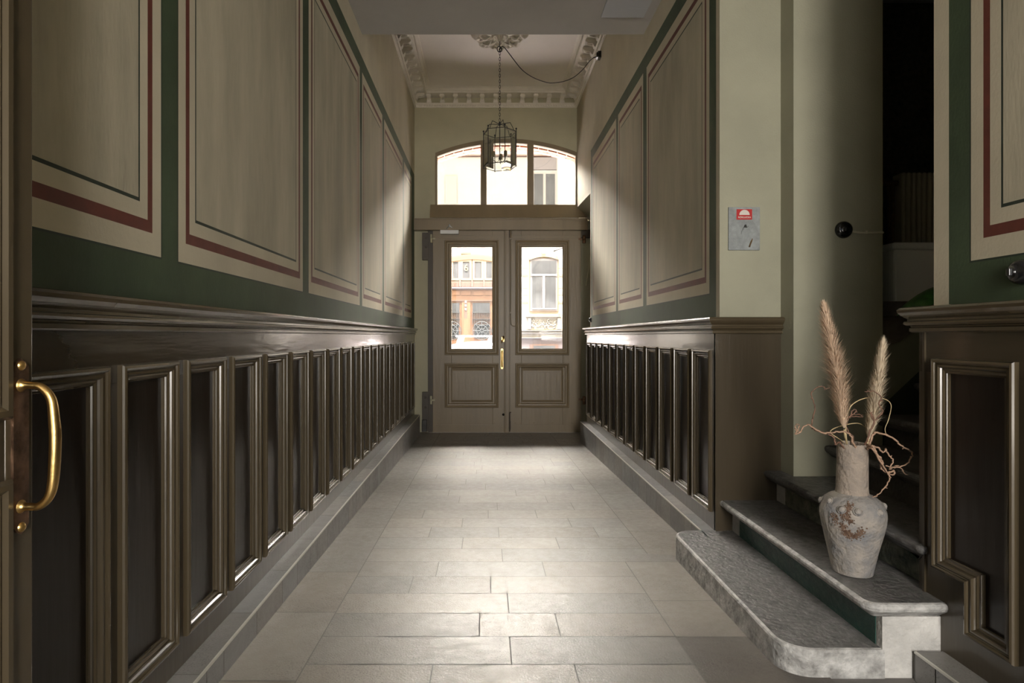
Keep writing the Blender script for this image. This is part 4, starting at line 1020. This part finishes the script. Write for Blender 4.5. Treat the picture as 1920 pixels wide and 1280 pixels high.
a = MB(); a.box((-9, FY, -.6), (9, FY+.6, 8.6)); fpart(a, 'facade_wall', M['fwhite'])
# portal
a = MB(); n = 20; pts = []
for k in range(n+1):
    cx = 60+ 620*k/n; pts.append((cx, 270-40*math.sin(PI*k/n)))
for (x0, y0), (x1, y1) in zip(pts, pts[1:]):
    A = [c8(x0, y0), c8(x1, y1)]
    a.prism([(FXp(A[0][0]), FZp(A[0][1]+6)), (FXp(A[1][0]), FZp(A[1][1]+6)), (FXp(A[1][0]), FZp(A[1][1])), (FXp(A[0][0]), FZp(A[0][1]))], 'y', FY-.16, FY)
fb(a, (60,268), (700,485), .06); fpart(a, 'portal_head', M['fwood'])
a = MB()
for (x0, y0), (x1, y1) in zip(pts, pts[1:]):
    A = [c8(x0, y0), c8(x1, y1)]
    a.prism([(FXp(A[0][0]), FZp(A[0][1])), (FXp(A[1][0]), FZp(A[1][1])), (FXp(A[1][0]), FZp(A[1][1]-4.2)), (FXp(A[0][0]), FZp(A[0][1]-4.2))], 'y', FY-.08, FY)
fb(a, (250,186), (350,205), .07); fpart(a, 'portal_arch_trim', M['fyel'])
for x0, x1 in ((60,120),(155,233),(253,350),(377,474),(497,582),(610,680)):
    g = MB(); fb(g, (x0,272), (x1,470), .10); gl = fpart(g, 'portal_light', M['fgl'])
    g = MB(); A, B = c8(x0,272), c8(x1,470); sweep_closed(g, [(FXp(A[0]),FZp(B[1])),(FXp(B[0]),FZp(B[1])),(FXp(B[0]),FZp(A[1])),(FXp(A[0]),FZp(A[1]))], [(-.03,0),(-.03,.03),(.04,.03),(.04,0)], lambda x, z, h: (x, FY-.10-h, z)); fpart(g, 'light_frame', M['fwoodl'], gl)
tcx, tcz = c8(302,352); t6 = text('house_number', '6', .28, M['gold'], (FXp(tcx), -.13, FZp(tcz)+.38), (PI/2,0,0), fac, .012, 0)
a = MB(); fb(a, (60,490), (700,552), .16)
for k in range(44): fb(a, (65+k*14.5,500), (71+k*14.5,545), .20)
for x in (241,365,487): fb(a, (x-8,470), (x+8,550), .26)
fpart(a, 'dentil_frieze', M['fwood2'])
a = MB(); fb(a, (60,556), (700,566), .30); fb(a, (60,566), (700,572), .22, m=0); fpart(a, 'portal_cornice', M['fgr'])
a = MB(); fb(a, (60,572), (700,1400), .05)
for x0, x1 in ((60,140),(155,235),(255,350),(375,475),(500,600)): fb(a, (x0,585), (x1,632), .085)
fb(a, (60,640), (700,684), .08); fb(a, (258,684), (345,1400), .10); fb(a, (275,875), (330,1400), .13)
fpart(a, 'portal_panelling', M['fwood'])
a = MB(); fb(a, (60,684), (700,694), .13); fb(a, (282,690), (312,875), .12); fpart(a, 'portal_moulding', M['fwood2'])
a = MB()
for k in range(3): fb(a, (289,690+k*38), (307,712+k*38), .15)
fpart(a, 'bell_plate', M['fpale'])
for x0, x1 in ((60,238),(362,555),(610,700)):
    xm = (x0+x1)/2
    g = MB(); fb(g, (x0+6,712), (x1-6,812), .09); fpart(g, 'door_light', M['fgl'])
    g = MB(); fb(g, (x0+24,940), (x1-12,1080), .09); gl = fpart(g, 'door_light', M['fgl'])
    g = MB()
    for k in range(11): xx = x0+8+(x1-x0-16)*k/10; fb(g, (xx-1.6,800 if k % 2 else 712), (xx+1.6,935), .14)
    fb(g, (x0,808), (x1,814), .14); fb(g, (x0,878), (x1,882), .14); fb(g, (x0+18,936), (x1-8,942), .14)
    for k in range(7): xx = x0+26+(x1-x0-40)*k/6; fb(g, (xx-1.2,940), (xx+1.2,1080), .13)
    cc = c8(xm+6, 1000)
    for rr in (.05,.16,.27): g.tube([(FXp(cc[0])+rr*math.cos(2*PI*j/20), FY-.14, FZp(cc[1])+rr*math.sin(2*PI*j/20)) for j in range(21)], .012, 5, caps=False)
    for j in range(8):
        t = 2*PI*j/8; g.tube([(FXp(cc[0])+.05*math.cos(t), FY-.14, FZp(cc[1])+.05*math.sin(t)), (FXp(cc[0])+.27*math.cos(t), FY-.14, FZp(cc[1])+.27*math.sin(t))], .01, 5)
    fpart(g, 'door_grille', M['fdark'], gl)
# sash window in the white wall
a = MB(); fb(a, (955,235), (1265,800), .04); 
n = 14
for k in range(n):
    xa = 955+310*k/n; xb = 955+310*(k+1)/n; ya = 245-32*math.sin(PI*k/n); yb = 245-32*math.sin(PI*(k+1)/n)
    A, B = c8(xa, ya), c8(xb, yb); a.prism([(FXp(A[0]),FZp(A[1]+4)),(FXp(B[0]),FZp(B[1]+4)),(FXp(B[0]),FZp(B[1]-1.8)),(FXp(A[0]),FZp(A[1]-1.8))], 'y', FY-.12, FY)
fb(a, (1085,186), (1125,208), .13); fb(a, (922,825), (1292,858), .16); 
for y in (415,695):
    fb(a, (882,y), (945,y+20), .03); fb(a, (1268,y), (1330,y+20), .03)
for y in (345,555,625): fb(a, (882,y), (945,y+4), .015); fb(a, (1268,y), (1330,y+4), .015)
fb(a, (700,985), (1900,994), .04)
fpart(a, 'window_surround', M['fyel'])
wf_ = MB(); fb(wf_, (968,248), (1252,798), .07); wfo = fpart(wf_, 'street_window', M['fgr'])
for x0, y0, x1, y1 in ((982,274,1238,410),(990,438,1088,770),(1126,438,1230,770)):
    g = MB(); fb(g, (x0,y0), (x1,y1), .09); fpart(g, 'pane', M['fgl'], wfo)
g = MB(); fb(g, (975,412), (1245,432), .11); fb(g, (1094,434), (1120,776), .11); fb(g, (985,768),(1240,778), .10); fpart(g, 'sash_bar', M['fpale'], wfo)
a = MB(); fb(a, (945,868), (975,985), .10); fb(a, (1250,868), (1280,985), .10)
rnd = random.Random(2)
for k in range(60):
    x = rnd.uniform(990,1240); y = rnd.uniform(885,965); A = c8(x,y); a.tube([(FXp(A[0]), FY-.03, FZp(A[1])),(FXp(A[0])+rnd.uniform(-.08,.08), FY-.04, FZp(A[1])+rnd.uniform(-.06,.06))], .018, 5)
fpart(a, 'relief_panel', M['fwhite'])
a = MB(); fb(a, (590,994), (1900,1003), .10); fb(a, (590,1022), (1900,1028), .12); fb(a, (590,1072), (1900,1078), .16); fpart(a, 'string_course', M['fgr'])
a = MB(); fb(a, (700,1078), (1900,1500), .05); fpart(a, 'lilac_plinth', M['flil'])
g = MB(); fb(g, (962,1142), (1257,1260), .08); g2 = fpart(g, 'cellar_window', M['fwood2']); g = MB(); fb(g, (1000,1156), (1225,1250), .10); fpart(g, 'pane', M['fgl'], g2)
# upper storey seen through the transom
def ub(mb, p0, p1, out): mb.box((FXp(p0[0]), FY-out, FZp(p1[1])), (FXp(p1[0]), FY, FZp(p0[1])))
for x0, x1, y0 in ((998,1043,320),(835,857,330),(700,745,320),(1090,1135,320)):
    g = MB(); ub(g, (x0,y0), (x1,455), .05); wo = fpart(g, 'street_window', M['fpale'])
    if x0 in (998,700,1090):
        for q in range(2):
            g = MB(); xa = x0+3+q*22; ub(g, (xa,y0+7), (xa+17,385), .07); ub(g, (xa,390), (xa+17,450), .07); fpart(g, 'pane', M['fgl'], wo)
a = MB(); ub(a, (998,296), (1043,319), .06); fpart(a, 'apron_panel', M['fgr'])
a = MB(); ub(a, (600,292), (1046,294.5), .16); fpart(a, 'string_course', M['fwood2'])
o = MB(); A = c8(1215,170); B = c8(1330,133); o.tube([(FXp(A[0]), FY, FZp(A[1])), (8.0, 8.5, 4.73)], .016, 6)
tag(o.build('overhead_wire', M['black']), 'black wire stretched in front of the white house', 'wire')
# street lamp hung over the carriageway
sl = empty('street_lamp', 'round street lamp hanging over the street, seen through the transom', 'street lamp', loc=tuple(P(950.8, 321, 13.0)))
a = MB(); R_ = .088; 
a.tube([(R_*math.cos(t), R_*math.sin(t)*.35, R_*math.sin(t)*.94) for t in [2*PI*q/28 for q in range(29)]], .022, 10, caps=False); a.build('lamp_ring', M['sleeve'], sl)
a = MB(); a.lathe([(0,.20),(.05,.19),(.10,.14),(.125,.10),(.128,.085),(.10,.08)], (0,0.06,0), 24); a.build('lamp_hood', M['fgr'], sl)
a = MB(); a.tube([(0,.06,.19),(0,.06,2.2)], .006, 6); a.tube([(0,-4.6,2.6),(0,.06,2.2),(0,5.05,2.6)], .006, 6); a.build('suspension_wire', M['black'], sl)

# parked car
car = empty('parked_car', 'pale estate car with a white roof bar parked outside the street door', 'car', loc=(-.15, 12.2, -.5))
M['carw'] = mat('pale_car_paint', (.09,.08,.085), .5, spec=.2); M['carg'] = mat('car_window_glass', (.05,.054,.058), .6, spec=.08); M['tyre'] = mat('black_tyre', (.02,.02,.02), .8)
M['redclip'] = mat('pink_red_paint', (.55,.10,.16), .4); M['cargrey'] = mat('dark_grey_rack_foot', (.10,.10,.11), .4)
def roofz(x):
    # side outline of the body: bonnet, screen, roof, hatch
    pts = [(-2.35,.55),(-2.3,.78),(-1.55,.93),(-1.15,1.00),(-.95,1.17),(-.72,1.305),(-.55,1.37),(-.40,1.405),(-.15,1.435),(.2,1.45),(.45,1.44),(.75,1.33),(.95,1.03),(1.5,.90),(1.75,.86),(1.8,.5)]
    for (a, b), (c, d) in zip(pts, pts[1:]):
        if a <= x <= c: return b+(d-b)*(x-a)/(c-a)
    return .5
xs = [-2.35+4.15*k/60 for k in range(61)]
a = MB(); rows_ = []
for v in [-1,-.97,-.9,-.8,-.6,-.3,0,.3,.6,.8,.9,.97,1]:
    row = []
    for x in xs:
        z = roofz(x); up = max(0, z-.95); yy = .86*v*(1-.16*up*1.0)
        row.append((x, yy, z-.06*abs(v)**6-.02*v*v))
    rows_.append(row)
a.grid(rows_, 0, True)
for s_ in (-1,1):
    rr = []
    for f in (0,.3,.6,.85,1):
        rr.append([(x, s_*(.86*(1-.16*max(0,(roofz(x)-.95)))*(1 if f else 1)+.0*f) if f == 0 else s_*(.86*(1-.16*max(0, (roofz(x)*(1-f)+.22*f)-.95))), (roofz(x)-.08)*(1-f)+.22*f) for x in xs])
    a.grid(rr, 0, True)
a.build('car_body', M['carw'], car)
for s_ in (-1, 1):
    for x0, x1 in ((-.80,-.14),(-.08,.42),(.48,.78)):
        g = MB(); n = 6; top = [(x0+(x1-x0)*k/n, min(roofz(x0+(x1-x0)*k/n)-.11, 1.31)) for k in range(n+1)]
        yy = s_*.80
        top = [(x, max(z, .99)) for x, z in top]
        g.prism([(x1,.95)]+top[::-1]+[(x0,.95)], 'y', s_*.76, s_*.868); g.build('side_window', M['carg'], car)
for x in (-1.5,1.15):
    for s_ in (-1,1):
        g = MB(); g.lathe([(0,-.10),(.20,-.10),(.30,-.09),(.31,-.06),(.31,.06),(.30,.09),(.20,.10),(0,.10)], (x, s_*.78, .31), 24, axis='y'); g.build('wheel', M['tyre'], car)
for s_ in (-1,1):
    g = MB(); g.box((-.44,s_*.62-.025,1.525),(.55,s_*.62+.025,1.56)); g.build('roof_bar', M['fpale'], car, bevel=.01)
    for x in (-.38,.226):
        zr_ = roofz(x)-.06; g = MB(); g.prism([(x-.05,zr_),(x+.07,zr_),(x+.05,zr_+.08),(x+.08,1.53),(x+.0,1.53),(x-.04,zr_+.09)], 'y', s_*.62-.03, s_*.62+.03); ft = g.build('rack_foot', M['cargrey'], car)
        g = MB(); g.box((x-.06,s_*.64-.04,zr_-.035),(x+.04,s_*.64+.04,zr_+.005)); g.build('foot_clamp', M['redclip'], ft)
